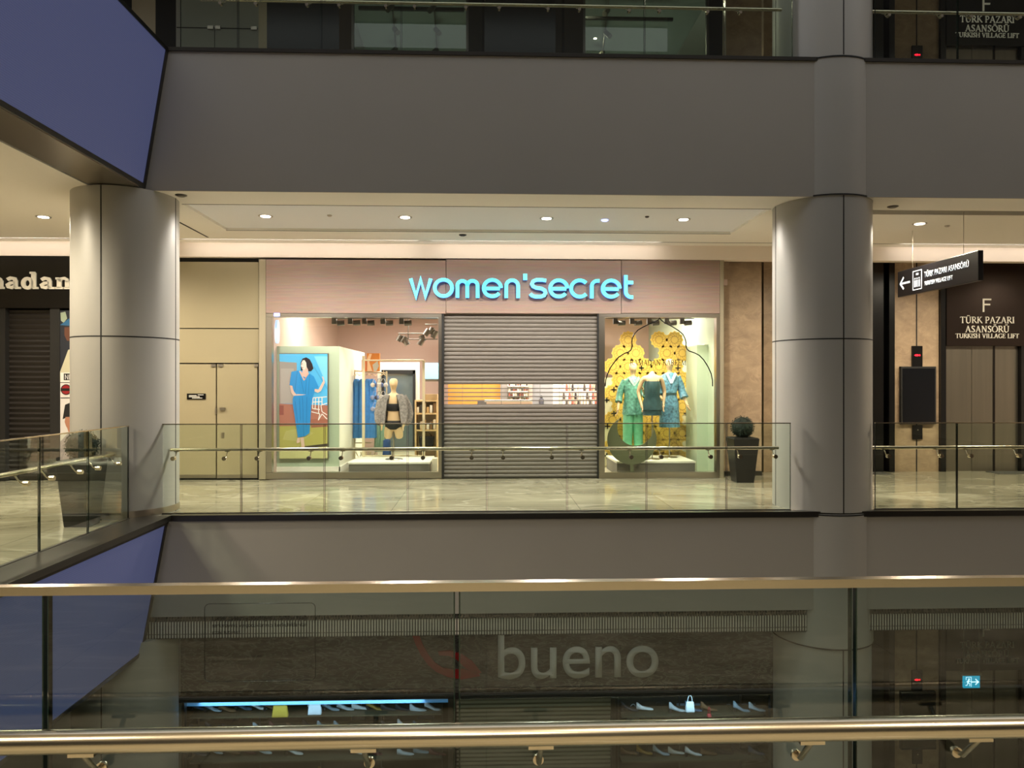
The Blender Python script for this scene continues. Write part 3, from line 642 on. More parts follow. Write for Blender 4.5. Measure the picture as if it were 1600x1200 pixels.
# service doors left of the shop
xa, xb = PX(276, FY), PX(405, FY)
dr = struct('door_1', box(xa - .3, xb, FY + .06, FY + .12, 0, ZS), 'joint', 'tall beige double service door left of the lingerie shop')
for (a, b, c, d_, nm) in ((200, 404, 409, 512.5, 'upper_panel'), (200, 404, 514, 567, 'middle_panel'), (240, 337, 569, 747, 'door_leaf'), (339, 402, 569, 747, 'door_leaf')):
    o = pbox(a, b, c, d_, FY + .02, FY + .06).build(nm, 'beige', dr, .003)
    if nm == 'door_leaf':
        pbox(a, b, 742, 747, FY + .012, FY + .019).build('kick_plate', 'steel', o)
for a, b in ((330, 337), (341, 348), (397, 403)): pbox(a, b, 569, 573, FY + .0, FY + .02).build('hinge', 'steel', dr)
pbox(343, 351, 637, 641, FY - .02, FY + .02).build('handle', 'steel', dr); pbox(336, 338, 638, 647, FY + .0, FY + .02).build('lock_plate', 'steel', dr)
pbox(346, 350, 676, 684, FY + .012, FY + .02).build('lock_plate', 'steel', dr)
o = pbox(292, 321, 615, 624, FY + .005, FY + .02).build('door_plate', 'black', None); tag(o, 'small black name plate on the left service door leaf', 'sign')
mb = MB()
for k, (a, b, zz) in enumerate(((295, 307, 618), (295, 312, 620), (309, 318, 617), (300, 316, 622))): pbox(a, b, zz - .5, zz + .5, FY + .003, FY + .0049, mb)
mb.build('lettering', 'offlettering', o)
struct('trim_7', pbox(404.5, 415, 405, 749, FY - .03, FY + .12), 'frame', 'beige metal pilaster between service door and shop')
struct('trim_8', pbox(1125, 1131, 405, 748, FY - .03, FY + .3), 'frame', 'slim beige metal pilaster right of the shop')

# fascia board of the shop with its sign
fp = thing('shop_fascia', 'ribbed pinkish timber fascia board above the shop windows', 'shop fascia', (PX(770, FY), FY, PZ(490, FY)))
for a, b in ((415.5, 696.5), (697.5, 970.5), (971.5, 1124.5)): pbox(a, b, 406, 489.5, FY - .03, FY + .1).build('board', 'band', fp)
sign = thing('shop_sign', "turquoise glowing letters reading women'secret on the pink fascia", 'sign', (PX(815, FY), FY - .1, PZ(466, FY)))
grp, tot = stroke_text("women'secret", SANS, 0.045)
sx0, sx1 = PX(640, FY - .12), PX(990, FY - .12); sz = PZ(465.5, FY - .12); shh = PZ(435, FY - .12) - sz
fr_ = place_text(grp, tot, sx0, sx1, sz, shh, FY - .125, FY - .105)
bk_ = place_text(grp, tot, sx0, sx1, sz, shh, FY - .105, FY - .05)
for a, b in zip(fr_, bk_):
    o = a.build('letter', 'cyan', sign); b.build('letter_return', 'halo', o)

# ---- shop windows
def shop_window(idx, xL, xR, label):
    yT, yBt = 490, 748
    f = MB(); pbox(xL, xR, yT, 496, FY - .02, FY + .10, f); pbox(xL, xR, 738, yBt, FY - .02, FY + .10, f)
    pbox(xL, xL + 9, 496, 738, FY - .02, FY + .10, f); pbox(xR - 5, xR, 496, 738, FY - .02, FY + .10, f)
    w = struct('window_%d' % idx, f, 'steel', label)
    pbox(xL + 9, xR - 5, 496, 738, FY + .03, FY + .042).build('glass_pane', 'glass_shop', w)
    return w
shop_window(1, 415.5, 690, 'left display window of the shop in a brushed steel frame')
shop_window(2, 936, 1124.5, 'right display window of the shop in a brushed steel frame')
# roller shutter
sh = thing('roller_shutter', 'closed grey slatted roller shutter in the shop doorway', 'shutter', (PX(814, FY), FY + .06, 0))
X0, X1 = PX(692, FY), PX(935, FY); zT = PZ(491, FY); pitch = .0689; ns = int(zT / pitch)
cur = MB(); bars = MB()
open_lo, open_hi = PZ(636, FY), PZ(598.5, FY)
for i in range(ns + 1):
    z = i * pitch + .01
    if z > zT: break
    if open_lo - .02 < z < open_hi - .03:
        bars.box(X0, X1, FY + .05, FY + .065, z - .010, z + .009)
        for k in range(9): bars.box(X0 + (X1 - X0) * k / 8 - .003, X0 + (X1 - X0) * k / 8 + .003, FY + .055, FY + .06, z, z + pitch)
        continue
    pr = [(0, 0), (-.010, .12), (-.017, .35), (-.017, .6), (-.010, .86), (0.004, .93), (.004, 1.0)]
    vs = []; fs = []
    for (dy, u) in pr: vs += [(X0, FY + .06 + dy, z + u * pitch), (X1, FY + .06 + dy, z + u * pitch)]
    for k in range(len(pr) - 1): fs.append((2 * k, 2 * k + 1, 2 * k + 3, 2 * k + 2))
    cur.add(vs, fs, None, False)
cur.build('slat_curtain', 'shutter', sh)
bars.build('open_slat_grid', 'shutter', sh)
for a, b in ((689.5, 693.5), (933.5, 937.5)): pbox(a, b, 490, 748, FY - .01, FY + .10).build('guide_rail', 'blackm', sh)
box(X0, X1, FY + .03, FY + .09, 0, .03).build('bottom_bar', 'dsteel', sh)

# ---- shop interior shell
SX0, SX1, SYB = PX(418, FY), PX(1122, FY) + .1, 18.2
struct('wall_shop_left', box(SX0 - .1, SX0, FY + .12, SYB, 0, 3.4), 'pink', 'pink-grey side wall inside the shop')
struct('wall_shop_right', box(SX1, SX1 + .1, FY + .3, SYB, 0, 3.4), 'sage', 'side wall inside the shop, right')
struct('wall_shop_back', box(SX0, SX1, SYB, SYB + .1, 0, 3.4), 'pink', 'pink-grey back wall of the shop')
struct('ceiling', box(SX0 - .1, SX1 + .1, FY + .12, SYB, 3.3, 3.4), 'pink', 'ceiling inside the shop')
struct('floor', box(SX0, SX1, FY + .1, SYB, 0, .006), 'shopfloor', 'pale floor inside the shop')
# left window: sage partition with lit poster
pa = struct('wall_partition', MB().box(SX0, PX(530, 12.95), 12.95, 15.6, 0, PZ(541, 12.95, 480)), 'sage', 'sage green display partition behind the left window')
box(PX(530, 12.95) - .001, PX(530, 12.95) + .004, 12.96, 15.6, 0, PZ(541, 12.95, 480) - .002).build('side_face', 'cream', pa)
mb = MB(); mb.box(SX0, PX(530, 12.95) + .02, 12.92, 12.951, 0, .16); mb.box(PX(530, 12.95), PX(530, 12.95) + .03, 12.92, 15.6, 0, .16)
mb.build('skirting', 'white', pa)
ps = thing('lit_poster', 'tall lit poster of a woman in bright blue blouse and trousers', 'poster', (PX(474, 12.9), 12.95, PZ(716, 12.9)))
YP = 12.90
pbox(436, 513, 552, 717, YP, 12.95).build('light_box', 'steel', ps)
pic = MB(); lay = [0]
U = lambda q: [(PX(420 + x / 6.0, YP), PZ(540 + y / 6.0, YP, 474)) for x, y in q]
def pp(pts, col):
    lay[0] += 1; y = YP - .001 - .0004 * lay[0]
    pic.add([(x, y, z) for x, z in U(pts)], [tuple(range(len(pts)))], col)
pp([(100, 78), (550, 78), (550, 1058), (100, 1058)], '#55b4e4')
pp([(100, 150), (262, 160), (262, 545), (100, 545)], '#9a948c'); pp([(112, 215), (235, 215), (235, 540), (112, 540)], '#aaa49b')
pp([(100, 545), (550, 560), (550, 760), (100, 760)], '#a9705c'); pp([(100, 560), (140, 560), (140, 650), (100, 650)], '#8a4f45')
pp([(100, 755), (550, 745), (550, 1058), (100, 1058)], '#b3ac5c'); pp([(160, 800), (300, 770), (420, 820), (300, 900), (130, 880)], '#bfb873')
pp([(380, 690), (550, 690), (550, 760), (400, 770)], '#9c6450')
pp([(100, 970), (550, 918), (550, 945), (100, 990)], '#4b4238'); pp([(100, 990), (550, 945), (550, 1058), (100, 1058)], '#c9c689')
pp([(425, 190), (550, 400), (550, 415), (420, 205)], '#4aa2d4'); pp([(425, 100), (550, 100), (550, 380)], '#7ccbf0')
for a, b in (((415, 490), (545, 480)), ((415, 490), (410, 590)), ((410, 590), (480, 600)), ((400, 620), (480, 640)), ((440, 485), (435, 600)), ((470, 483), (468, 640)), ((415, 530), (500, 525)),
             ((480, 640), (465, 700)), ((465, 700), (500, 640)), ((500, 640), (548, 690)), ((490, 560), (548, 540)), ((490, 560), (500, 620)), ((500, 620), (548, 650)), ((500, 480), (500, 560))):
    for q in ribbon([a, b], 8): pp([tuple(v) for v in q], '#e6e3da')
# figure: back hair, neck, arms, blouse, trousers, feet
pp([(302, 235), (300, 160), (318, 122), (352, 110), (385, 128), (408, 170), (420, 215), (398, 240), (360, 240), (330, 225)], '#2c2228')
pp([(322, 200), (366, 200), (372, 245), (345, 300), (305, 275), (318, 240)], '#d8b3a4')
pp([(306, 165), (320, 138), (345, 135), (358, 160), (356, 200), (338, 228), (316, 220), (306, 195)], '#ecd2c6')
pp([(330, 120), (372, 128), (392, 180), (372, 228), (356, 200), (352, 160), (338, 138)], '#2c2228')
pp([(310, 170), (320, 168), (320, 173), (310, 175)], '#3a2a2c'); pp([(312, 205), (326, 203), (322, 210), (314, 210)], '#a94a50'); pp([(306, 178), (300, 195), (308, 196)], '#e3c2b4')
pp([(196, 350), (218, 345), (228, 410), (262, 448), (268, 470), (240, 478), (212, 440)], '#e2bfae')
pp([(430, 405), (468, 412), (512, 330), (500, 290), (512, 292), (528, 345), (490, 425), (462, 442), (432, 430)], '#e2bfae')
pp([(215, 245), (285, 232), (300, 260), (330, 320), (385, 262), (425, 290), (470, 390), (432, 408), (425, 450), (400, 540), (372, 530), (370, 465), (262, 462), (235, 425), (225, 378), (196, 370)], '#2f8fd0')
pp([(285, 238), (305, 240), (325, 300), (345, 318), (370, 250), (380, 262), (330, 330)], '#d9b09e')
for a, b in (((270, 240), (245, 440)), ((385, 270), (372, 470)), ((300, 300), (330, 440)), ((355, 320), (345, 455))):
    for q in ribbon([a, b], 5): pp([tuple(v) for v in q], '#2478b4')
pp([(262, 455), (350, 458), (300, 468), (262, 470)], '#e2bfae')
pp([(238, 470), (375, 462), (402, 520), (396, 640), (384, 820), (340, 850), (275, 862), (255, 730), (228, 560), (226, 500)], '#2d8bcc')
for a, b in (((318, 480), (330, 845)), ((290, 490), (300, 700)), ((360, 480), (355, 760)), ((250, 520), (280, 780))):
    for q in ribbon([a, b], 5): pp([tuple(v) for v in q], '#2374b2')
pp([(270, 865), (292, 862), (296, 905), (268, 915), (262, 905)], '#ddbba8'); pp([(298, 862), (328, 858), (340, 940), (334, 972), (296, 974), (308, 935)], '#ddbba8')
pic.build('printed_picture', 'poster', ps)
# oval blade sign inside window, a glow put into its material
bs = MB(); bs.lathe((0, 0, 0), [(.2, .2, -.02), (.2, .2, .02)], 28)
q = MB(); cX, cZ = SX0 + .07, PZ(518, 12.7, 428)
q.add([(cX + v[2], 12.72 + v[1] * .42, cZ + v[0]) for v in bs.v], bs.f, None)
o = q.build('round_blade_sign', mat('pale_blue_glow', '#b9d4f0', 0.5, emit='#b5d2f5', es=0.8)); tag(o, 'pale blue round disc on the side wall at top left of window', 'wall lamp')
o = pbox(428, 437, 489, 494, FY - .024, FY - .02).build('blue_tag', 'bluelight'); tag(o, 'small pale blue tag on the window head, above the round disc', 'tag')

# track spot cans along both window heads
def can(px, Y, zt_, label, grp):
    x = PX(px, Y); z = PZ(500, Y, px)
    t = thing('track_spotlight', label, 'spotlight', (x, Y, z), grp)
    box(x - .055, x + .02, Y - .03, Y + .03, z - .07, z + .05).build('driver_box', 'can', t)
    MB().cyl((x + .03, Y, z - .055), (x + .15, Y + .02, z - .045), .045, 16).build('lamp_head', 'can', t)
    return t
for i, px in enumerate((524, 549, 571, 600, 629)): can(px, 12.62, 0, 'grey track spotlight at the head of the left window, number %s from its left' % ('first', 'second', 'third', 'fourth', 'fifth')[i], 'spotlights over the left window')
for i, px in enumerate((963, 989, 1016, 1043, 1067)): can(px, 12.62, 0, 'grey track spotlight at the head of the right window, number %s from its left' % ('first', 'second', 'third', 'fourth', 'fifth')[i], 'spotlights over the right window')
for x in (PX(515, 12.9), PX(610, 12.9)):
    lamp('window_spot', 'SPOT', (x, 12.66, 2.9), 30, NEUT, rot=(math.radians(18), 0, 0), spot_size=math.radians(110), spot_blend=0.7, shadow_soft_size=.05)
for x in (PX(975, 12.9), PX(1040, 12.9)):
    lamp('window_spot', 'SPOT', (x, 12.66, 2.95), 110, (1, .92, .7), rot=(math.radians(22), 0, 0), spot_size=math.radians(115), spot_blend=0.7, shadow_soft_size=.05)
tr = MB(); pbox(520, 684, 496, 498, 12.60, 12.64, tr); [tr.box(PX(q, 12.62) - .01, PX(q, 12.62) + .01, 12.61, 12.63, PZ(496, 12.6), 3.3) for q in (530, 675)]; o = tr.build('lighting_track', 'can'); tag(o, 'thin lighting track along the head of the left window', 'lighting track')
tr = MB(); pbox(946, 1085, 496, 498, 12.60, 12.64, tr); [tr.box(PX(q, 12.62) - .01, PX(q, 12.62) + .01, 12.61, 12.63, PZ(496, 12.6), 3.3) for q in (955, 1075)]; o = tr.build('lighting_track', 'can'); tag(o, 'thin lighting track along the head of the right window', 'lighting track')
# spot cluster hanging deeper in the shop
cl = thing('spotlight_cluster', 'hanging pale metal frame with a cluster of ceiling spotlights, top right of left window', 'spotlight', (PX(655, 15), 15, PZ(527, 15, 655)))
fm = MB(); A = lambda px, py, Y=15: (PX(px, Y), Y, PZ(py, Y, px))
fm.tube([A(622, 521), A(662, 521)], .012, 6); fm.tube([A(638, 471), A(638, 530)], .012, 6); fm.tube([A(638, 530), A(684, 530)], .012, 6); fm.tube([A(664, 507), A(684, 507)], .012, 6)
fm.build('track', 'can', cl)
for (a, b, c, d_) in ((622, 533, 627, 524), (628, 535, 634, 526), (637, 539, 632, 530), (655, 539, 660, 531), (664, 524, 670, 515), (676, 528, 682, 517), (662, 533, 658, 524), (672, 522, 676, 512)):
    MB().cyl(A(a, b), A(c, d_), .055, 12).build('lamp_head', 'can', cl)

# platforms
def platform(px_a, px_b, label):
    x0_, x1_ = PX(px_a, 12.75), PX(px_b, 12.75)
    t = thing('display_platform', label, 'platform', ((x0_ + x1_) / 2, 12.75, 0))
    box(x0_, x1_, 12.75, 13.85, 0, .22).build('plinth', mat('grey_plinth', '#6f6c62', 0.6), t)
    box(x0_ - .01, x1_ + .01, 12.74, 13.86, .22, .25).build('top', 'cream', t)
    return t
platform(545, 671, 'low grey display platform under the mannequin in the left window')
platform(964, 1086, 'low grey display platform under three mannequins in the right window')

# ------------------------------------------------------------------ mannequins
def skinned(name, V, E, R, material, parent, root=0, sub=1):
    me = bpy.data.meshes.new(name); me.from_pydata(V, E, []); me.materials.append(M[material])
    o = bpy.data.objects.new(name, me); COL.objects.link(o); o.parent = parent
    md = o.modifiers.new('skin', 'SKIN'); md.use_smooth_shade = True
    for i, sv in enumerate(me.skin_vertices[0].data):
        sv.radius = R[i] if isinstance(R[i], (tuple, list)) else (R[i], R[i]); sv.use_root = (i == root)
    s = o.modifiers.new('subsurf', 'SUBSURF'); s.levels = sub; s.render_levels = sub
    return o
def hand(V, E, R, w, j, dirn, side):
    """palm and five bent fingers growing from wrist index j"""
    d = Vector(dirn).normalized(); s = Vector((0, -1, 0)); s = (s - d * s.dot(d)).normalized(); n = d.cross(s) * side
    W = Vector(V[j]); palm = W + d * .05
    V.append(tuple(palm)); R.append((.026, .016)); E.append((j, len(V) - 1)); p = len(V) - 1
    for k, (o, l) in enumerate(((.024, .055), (.008, .07), (-.008, .066), (-.022, .05))):
        b = palm + d * .035 + s * o; m = b + d * l * .55 - n * .006; tip = b + d * l * .95 - n * .022
        for q in (b, m, tip):
            V.append(tuple(q)); R.append(.0085 if q is not tip else .0065)
        i = len(V); E += [(p, i - 3), (i - 3, i - 2), (i - 2, i - 1)]
    b = W + d * .03 + s * .028; tip = b + d * .035 + s * .022 - n * .01
    V.append(tuple(b)); R.append(.01); V.append(tuple(tip)); R.append(.008); i = len(V); E += [(j, i - 2), (i - 2, i - 1)]
def mannequin(name, label, loc, head=True, legs='full', elbows=None, wrists=None, group=None, lean=0.0):
    t = thing(name, label, 'mannequin', loc, group)
    V = [(0, 0, .95), (0, 0, 1.1), (0, -.005, 1.28), (0, 0, 1.41), (0, 0, 1.49), (0, -.005, 1.545)]
    R = [(.145, .10), (.11, .085), (.14, .105), (.115, .075), (.048, .046), (.043, .043)]
    E = [(0, 1), (1, 2), (2, 3), (3, 4), (4, 5)]
    if head:
        for z, y, r_ in ((1.59, -.012, (.062, .066)), (1.64, -.012, (.082, .092)), (1.70, -.005, (.09, .10)), (1.755, 0, (.062, .075))):
            V.append((0, y, z)); R.append(r_); E.append((len(V) - 2, len(V) - 1))
    elbows = elbows or ((-.25, .03, 1.13), (.25, .03, 1.13)); wrists = wrists or ((-.27, -.06, .90), (.27, -.06, .90))
    for k, sx in ((0, -1), (1, 1)):
        V += [(sx * .165, 0, 1.41), elbows[k], wrists[k]]; R += [.05, .036, .024]; i = len(V)
        E += [(3, i - 3), (i - 3, i - 2), (i - 2, i - 1)]
        dv = Vector(wrists[k]) - Vector(elbows[k]); hand(V, E, R, None, i - 1, dv, sx)
    zs = {'full': [(.09, 0, .87, .09), (.10, -.01, .50, .055), (.105, .03, .30, .05), (.105, .03, .09, .034)], 'thigh': [(.09, 0, .87, .09), (.10, 0, .66, .075)], 'short': [(.09, 0, .87, .09), (.10, 0, .74, .08)]}[legs]
    for sx in (-1, 1):
        prev = 0
        for (x, y, z, r_) in zs:
            V.append((sx * x, y, z)); R.append(r_); E.append((prev, len(V) - 1)); prev = len(V) - 1
        if legs == 'full': V.append((sx * .115, -.10, .03)); R.append((.035, .022)); E.append((prev, len(V) - 1))
    if head:   # face: nose ridge only, the features are stylised
        V.append((0, -.105, 1.635)); R.append(.012); E.append((7, len(V) - 1))
    skinned('body', V, E, R, 'mann', t)
    st = MB(); L = Vector(loc)
    if legs != 'full':
        st.cyl((L.x, L.y, .255), (L.x, L.y, L.z + .86), .012, 10)
    st.lathe((L.x, L.y + .05, .25), [(.16, .16, 0), (.15, .15, .012), (.02, .02, .018)], 28)
    if legs == 'full': st.cyl((L.x + .10, L.y + .10, .26), (L.x + .10, L.y + .05, L.z + .35), .008, 8)
    st.build('stand', 'steel', t)
    return t
def loft(name, t, rings, material, n=36, folds=9, amp=.03, open_=True):
    """garment body: rings (z, rx, ry, dx, dy) in the mannequin's own frame"""
    L = rootloc(t); mb = MB(); vs = []; fs = []; m = len(rings)
    for i, (z, rx, ry, dx, dy) in enumerate(rings):
        for k in range(n):
            a = 2 * math.pi * k / n; w = 1 + amp * (i / max(1, m - 1)) * math.sin(folds * a + i * .35) + amp * .3 * math.sin(3 * a + i)
            vs.append((L.x + dx + rx * w * math.cos(a), L.y + dy + ry * w * math.sin(a), L.z + z))
    for i in range(m - 1):
        for k in range(n): fs.append((i * n + k, i * n + (k + 1) % n, (i + 1) * n + (k + 1) % n, (i + 1) * n + k))
    mb.add(vs, fs, None, True)
    return mb.build(name, material, t)
def sleeve(t, pts, rad, material):
    L = rootloc(t); return MB().tube([(L.x + p[0], L.y + p[1], L.z + p[2]) for p in pts], rad, 16).build('sleeve', material, t)
def flat_part(name, t, pts, y0, y1, material):
    L = rootloc(t); return MB().prism([(L.x + p[0], L.z + p[1]) for p in pts], L.y + y0, L.y + y1).build(name, material, t)

# left window mannequin: knit jacket over black bralette and briefs
x = PX(615, 13.2)
m1 = mannequin('mannequin', 'mannequin in grey knit jacket and black lingerie in the left window', (x, 13.2, -.05), legs='thigh', elbows=((-.24, .05, 1.15), (.24, .05, 1.15)), wrists=((-.2, -.1, .95), (.2, -.1, .95)))
loft('bra', m1, [(1.30, .142, .118, 0, -.006), (1.26, .15, .128, 0, -.01), (1.21, .135, .11, 0, -.005), (1.17, .122, .098, 0, 0)], 'blk', folds=0, amp=0)
loft('briefs', m1, [(1.0, .142, .108, 0, 0), (.95, .155, .115, 0, 0), (.89, .15, .12, 0, 0), (.84, .10, .10, 0, 0)], 'blk', folds=0, amp=0)
for sx in (-1, 1):
    MB().tube([(x + sx * .085, 13.2 - .11, 1.25), (x + sx * .075, 13.2 - .08, 1.38), (x + sx * .07, 13.2, 1.40)], .008, 6).build('strap', 'blk', m1)
    L = rootloc(m1)
    pts = [(sx * .05, 1.46), (sx * .13, 1.47), (sx * .24, 1.40), (sx * .27, 1.15), (sx * .245, .93), (sx * .15, .90), (sx * .12, 1.15), (sx * .10, 1.33)]
    o = flat_part('jacket_front', m1, pts, -.125, -.065, 'greyfur'); b = o.modifiers.new('b', 'BEVEL'); b.width = .02; b.segments = 3
    sleeve(m1, [(sx * .16, 0, 1.43), (sx * .235, .01, 1.28), (sx * .265, .03, 1.12), (sx * .25, -.03, 1.0), (sx * .225, -.07, .93)], [.07, .078, .085, .08, .045], 'greyfur')
o = flat_part('jacket_back', m1, [(-.14, 1.47), (.14, 1.47), (.25, 1.38), (.24, .92), (-.24, .92), (-.25, 1.38)], .08, .13, 'greyfur')
# right window mannequins
xa = PX(989, 13.45)
m2 = mannequin('mannequin', 'mannequin in green satin shirt and mint trousers, leftmost in the right window', (xa, 13.45, .24), legs='full', elbows=((-.24, .03, 1.15), (.23, -.02, 1.14)), wrists=((-.29, -.08, .92), (.15, -.17, 1.26)))
loft('shirt', m2, [(1.50, .06, .06, 0, 0), (1.46, .13, .085, 0, 0), (1.42, .175, .105, 0, 0), (1.3, .175, .13, 0, -.01), (1.1, .16, .12, 0, 0), (.95, .185, .14, 0, 0), (.80, .195, .15, 0, 0)], 'sat')
flat_part('collar', m2, [(-.08, 1.5), (0, 1.36), (.08, 1.5), (.11, 1.46), (.05, 1.37), (0, 1.31), (-.05, 1.37), (-.11, 1.46)], -.13, -.10, mat('pale_green_satin', '#a9c9bb', 0.4))
sleeve(m2, [(-.15, 0, 1.43), (-.215, .015, 1.28), (-.245, .03, 1.14), (-.27, -.03, 1.03)], [.055, .065, .06, .065], 'sat')
sleeve(m2, [(.15, 0, 1.43), (.205, -.01, 1.28), (.23, -.02, 1.13), (.20, -.10, 1.18)], [.055, .065, .06, .06], 'sat')
for sx in (-1, 1): loft('trouser_leg', m2, [(.85, .10, .12, sx * .08, 0), (.6, .095, .10, sx * .09, 0), (.3, .085, .09, sx * .10, .01), (.14, .085, .09, sx * .105, .01)], 'mint', folds=5)
xb_ = PX(1019, 13.05)
m3 = mannequin('mannequin', 'headless mannequin in dark camisole and shorts, middle of the right window', (xb_, 13.05, .29), head=False, legs='short', elbows=((-.24, .06, 1.17), (.24, .06, 1.17)), wrists=((-.20, -.02, .95), (.20, -.02, .95)))
loft('camisole', m3, [(1.36, .135, .11, 0, -.005), (1.27, .15, .13, 0, -.01), (1.1, .135, .11, 0, 0), (.95, .175, .13, 0, 0), (.85, .19, .14, 0, 0)], 'cami')
loft('shorts', m3, [(.92, .155, .12, 0, 0), (.85, .165, .125, 0, 0), (.75, .175, .13, 0, 0)], 'cami')
for sx in (-1, 1): MB().tube([(xb_ + sx * .08, 13.05 - .10, 1.64), (xb_ + sx * .075, 13.05 - .06, 1.70), (xb_ + sx * .07, 13.05, 1.72)], .005, 6).build('strap', 'cami', m3)
xc_ = PX(1046, 13.4)
m4 = mannequin('mannequin', 'mannequin in belted blue-grey patterned robe, rightmost in the right window', (xc_, 13.4, .31), legs='short', elbows=((-.2, .07, 1.15), (.24, .02, 1.14)), wrists=((-.15, -.05, 1.02), (.30, -.07, .93)))
loft('robe', m4, [(1.50, .06, .06, 0, 0), (1.46, .13, .085, 0, 0), (1.42, .175, .105, 0, 0), (1.3, .17, .13, 0, -.01), (1.1, .125, .10, 0, 0), (.95, .17, .13, 0, 0), (.7, .18, .14, 0, 0), (.5, .19, .15, 0, 0)], 'robe')
loft('belt', m4, [(1.13, .135, .11, 0, 0), (1.09, .135, .11, 0, 0)], 'cami', folds=0, amp=0)
flat_part('lapel', m4, [(-.07, 1.5), (0, 1.36), (.07, 1.5), (.10, 1.47), (.02, 1.30), (-.02, 1.30), (-.10, 1.47)], -.145, -.10, mat('pale_blue_satin', '#b7d2dc', 0.4))
sleeve(m4, [(-.15, 0, 1.43), (-.19, .03, 1.28), (-.2, .06, 1.14), (-.18, -.01, 1.08)], [.055, .065, .07, .07], 'robe')
sleeve(m4, [(.15, 0, 1.43), (.205, .01, 1.28), (.24, .02, 1.14), (.265, -.03, 1.04)], [.055, .065, .07, .08], 'robe')

# right window: rosette backdrop
YB = 14.05
bd = thing('display_backdrop', 'yellow rosette-patterned backdrop behind the three mannequins', 'backdrop', (PX(1012, YB), YB, 0))
back = MB(); ros = MB(); pz = 24.2
edge = {945: 545, 969: 532, 993: 526, 1017: 560, 1041: 526, 1065: 540}
row = 0; y = 531
rosettes = []
while y < 736:
    x = 957 - (pz / 2 if row % 2 else 0)
    while x < 1085:
        top = 528 + (18 if abs(x - 957) < 14 else 0) + (20 if x > 1060 else 0) + (24 if abs(x - 1010) < 8 else 0)
        if y >= top and x + 10 < 1084 and x - 8 > 940: rosettes.append((x, y))
        x += pz
    y += 20.8; row += 1
for (x, y) in rosettes:
    cx_, cz_ = PX(x, YB), PZ(y, YB, x); R0 = .162
    out = [(cx_ + R0 * (1 + .07 * math.cos(12 * a)) * math.cos(a), cz_ + R0 * (1 + .07 * math.cos(12 * a)) * math.sin(a)) for a in [2 * math.pi * k / 48 for k in range(48)]]
    ros.prism(out, YB - .012, YB, '#e6c056')
    for rr_, w, c in ((.128, .007, '#a67f34'), (.07, .008, '#9a7030')):
        for q in ribbon([(cx_ + rr_ * (1 + (.1 if rr_ < .1 else .03) * math.cos(12 * a)) * math.cos(a), cz_ + rr_ * (1 + (.1 if rr_ < .1 else .03) * math.cos(12 * a)) * math.sin(a)) for a in [2 * math.pi * k / 36 for k in range(37)]], w):
            ros.add([(p[0], YB - .0135, p[1]) for p in q], [(0, 1, 2, 3)], c)
    for k in range(12):
        a = 2 * math.pi * k / 12
        for q in ribbon([(cx_ + .078 * math.cos(a), cz_ + .078 * math.sin(a)), (cx_ + .118 * math.cos(a + .26), cz_ + .118 * math.sin(a + .26))], .005): ros.add([(p[0], YB - .0135, p[1]) for p in q], [(0, 1, 2, 3)], '#a98236')
pbox(944, 1083, 590, 740, YB, YB + .02, back, '#eee4ba'); back.build('board', 'print', bd); ros.build('rosette_pattern', 'print', bd)
cr = MB()
for (x, y) in ((959, 609), (959, 646), (1059, 575), (1060, 609), (1072, 646), (949, 666), (1075, 630), (948, 625), (1002, 575), (965, 681), (1074, 681), (948, 712)):
    cx_, cz_ = PX(x, YB), PZ(y, YB, x)
    for q in ((.05, .011), (.011, .05)): cr.box(cx_ - q[0], cx_ + q[0], YB - .02, YB - .014, cz_ - q[1], cz_ + q[1])
cr.build('cross_marks', 'blk', bd)
struct('wall_partition', MB().box(PX(1089, 13.3), SX1 + .05, 13.3, 15.5, 0, PZ(539, 13.3, 1100)), 'sage', 'sage green partition at the right end of the right window')
struct('wall_partition', MB().box(PX(1082, 14.1), PX(1090, 14.1), 13.32, 15.6, 0, PZ(541, 14.1, 1085)), 'cream', 'cream pier beside the rosette backdrop')
# crescent
c1 = (987.5, 687.5, 38.5); c2 = (993, 668, 28.5); pts = []
ang = lambda px, py, c: math.degrees(math.atan2(c[1] - py, px - c[0]))
a0, a1 = ang(970, 651, c1), ang(1021, 664, c1) ; b0, b1 = ang(1021, 664, c2), ang(970, 651, c2)
o_arc = arc(c1[0], -c1[1], c1[2], a0, a1 + 360 if a1 < a0 else a1, 40); i_arc = arc(c2[0], -c2[1], c2[2], b0, b1 - 360 if b1 > b0 else b1, 30)
crp = [(970, 651)] + [(p[0], -p[1]) for p in o_arc[1:-1]] + [(1021, 664)] + [(p[0], -p[1]) for p in i_arc[1:-1]]
YC = 12.66; n_o = len(o_arc)
mb = MB(); oa = [(p[0], -p[1]) for p in o_arc]; ia = [(p[0], -p[1]) for p in arc(c2[0], -c2[1], c2[2], b1 - 360 if b1 > b0 else b1, b0, 40)]
for k in range(40):
    q = [oa[k], oa[k + 1], ia[k + 1], ia[k]]; mb.prism([(PX(p[0], YC), PZ(p[1], YC, 987)) for p in q], YC, YC + .02)
mb.box(PX(985, YC), PX(990, YC), YC + .002, YC + .018, 0.006, PZ(715, YC, 987)); o = mb.build('crescent_board', 'crescent'); tag(o, 'large olive green crescent moon cut-out at the foot of the right window', 'decoration')
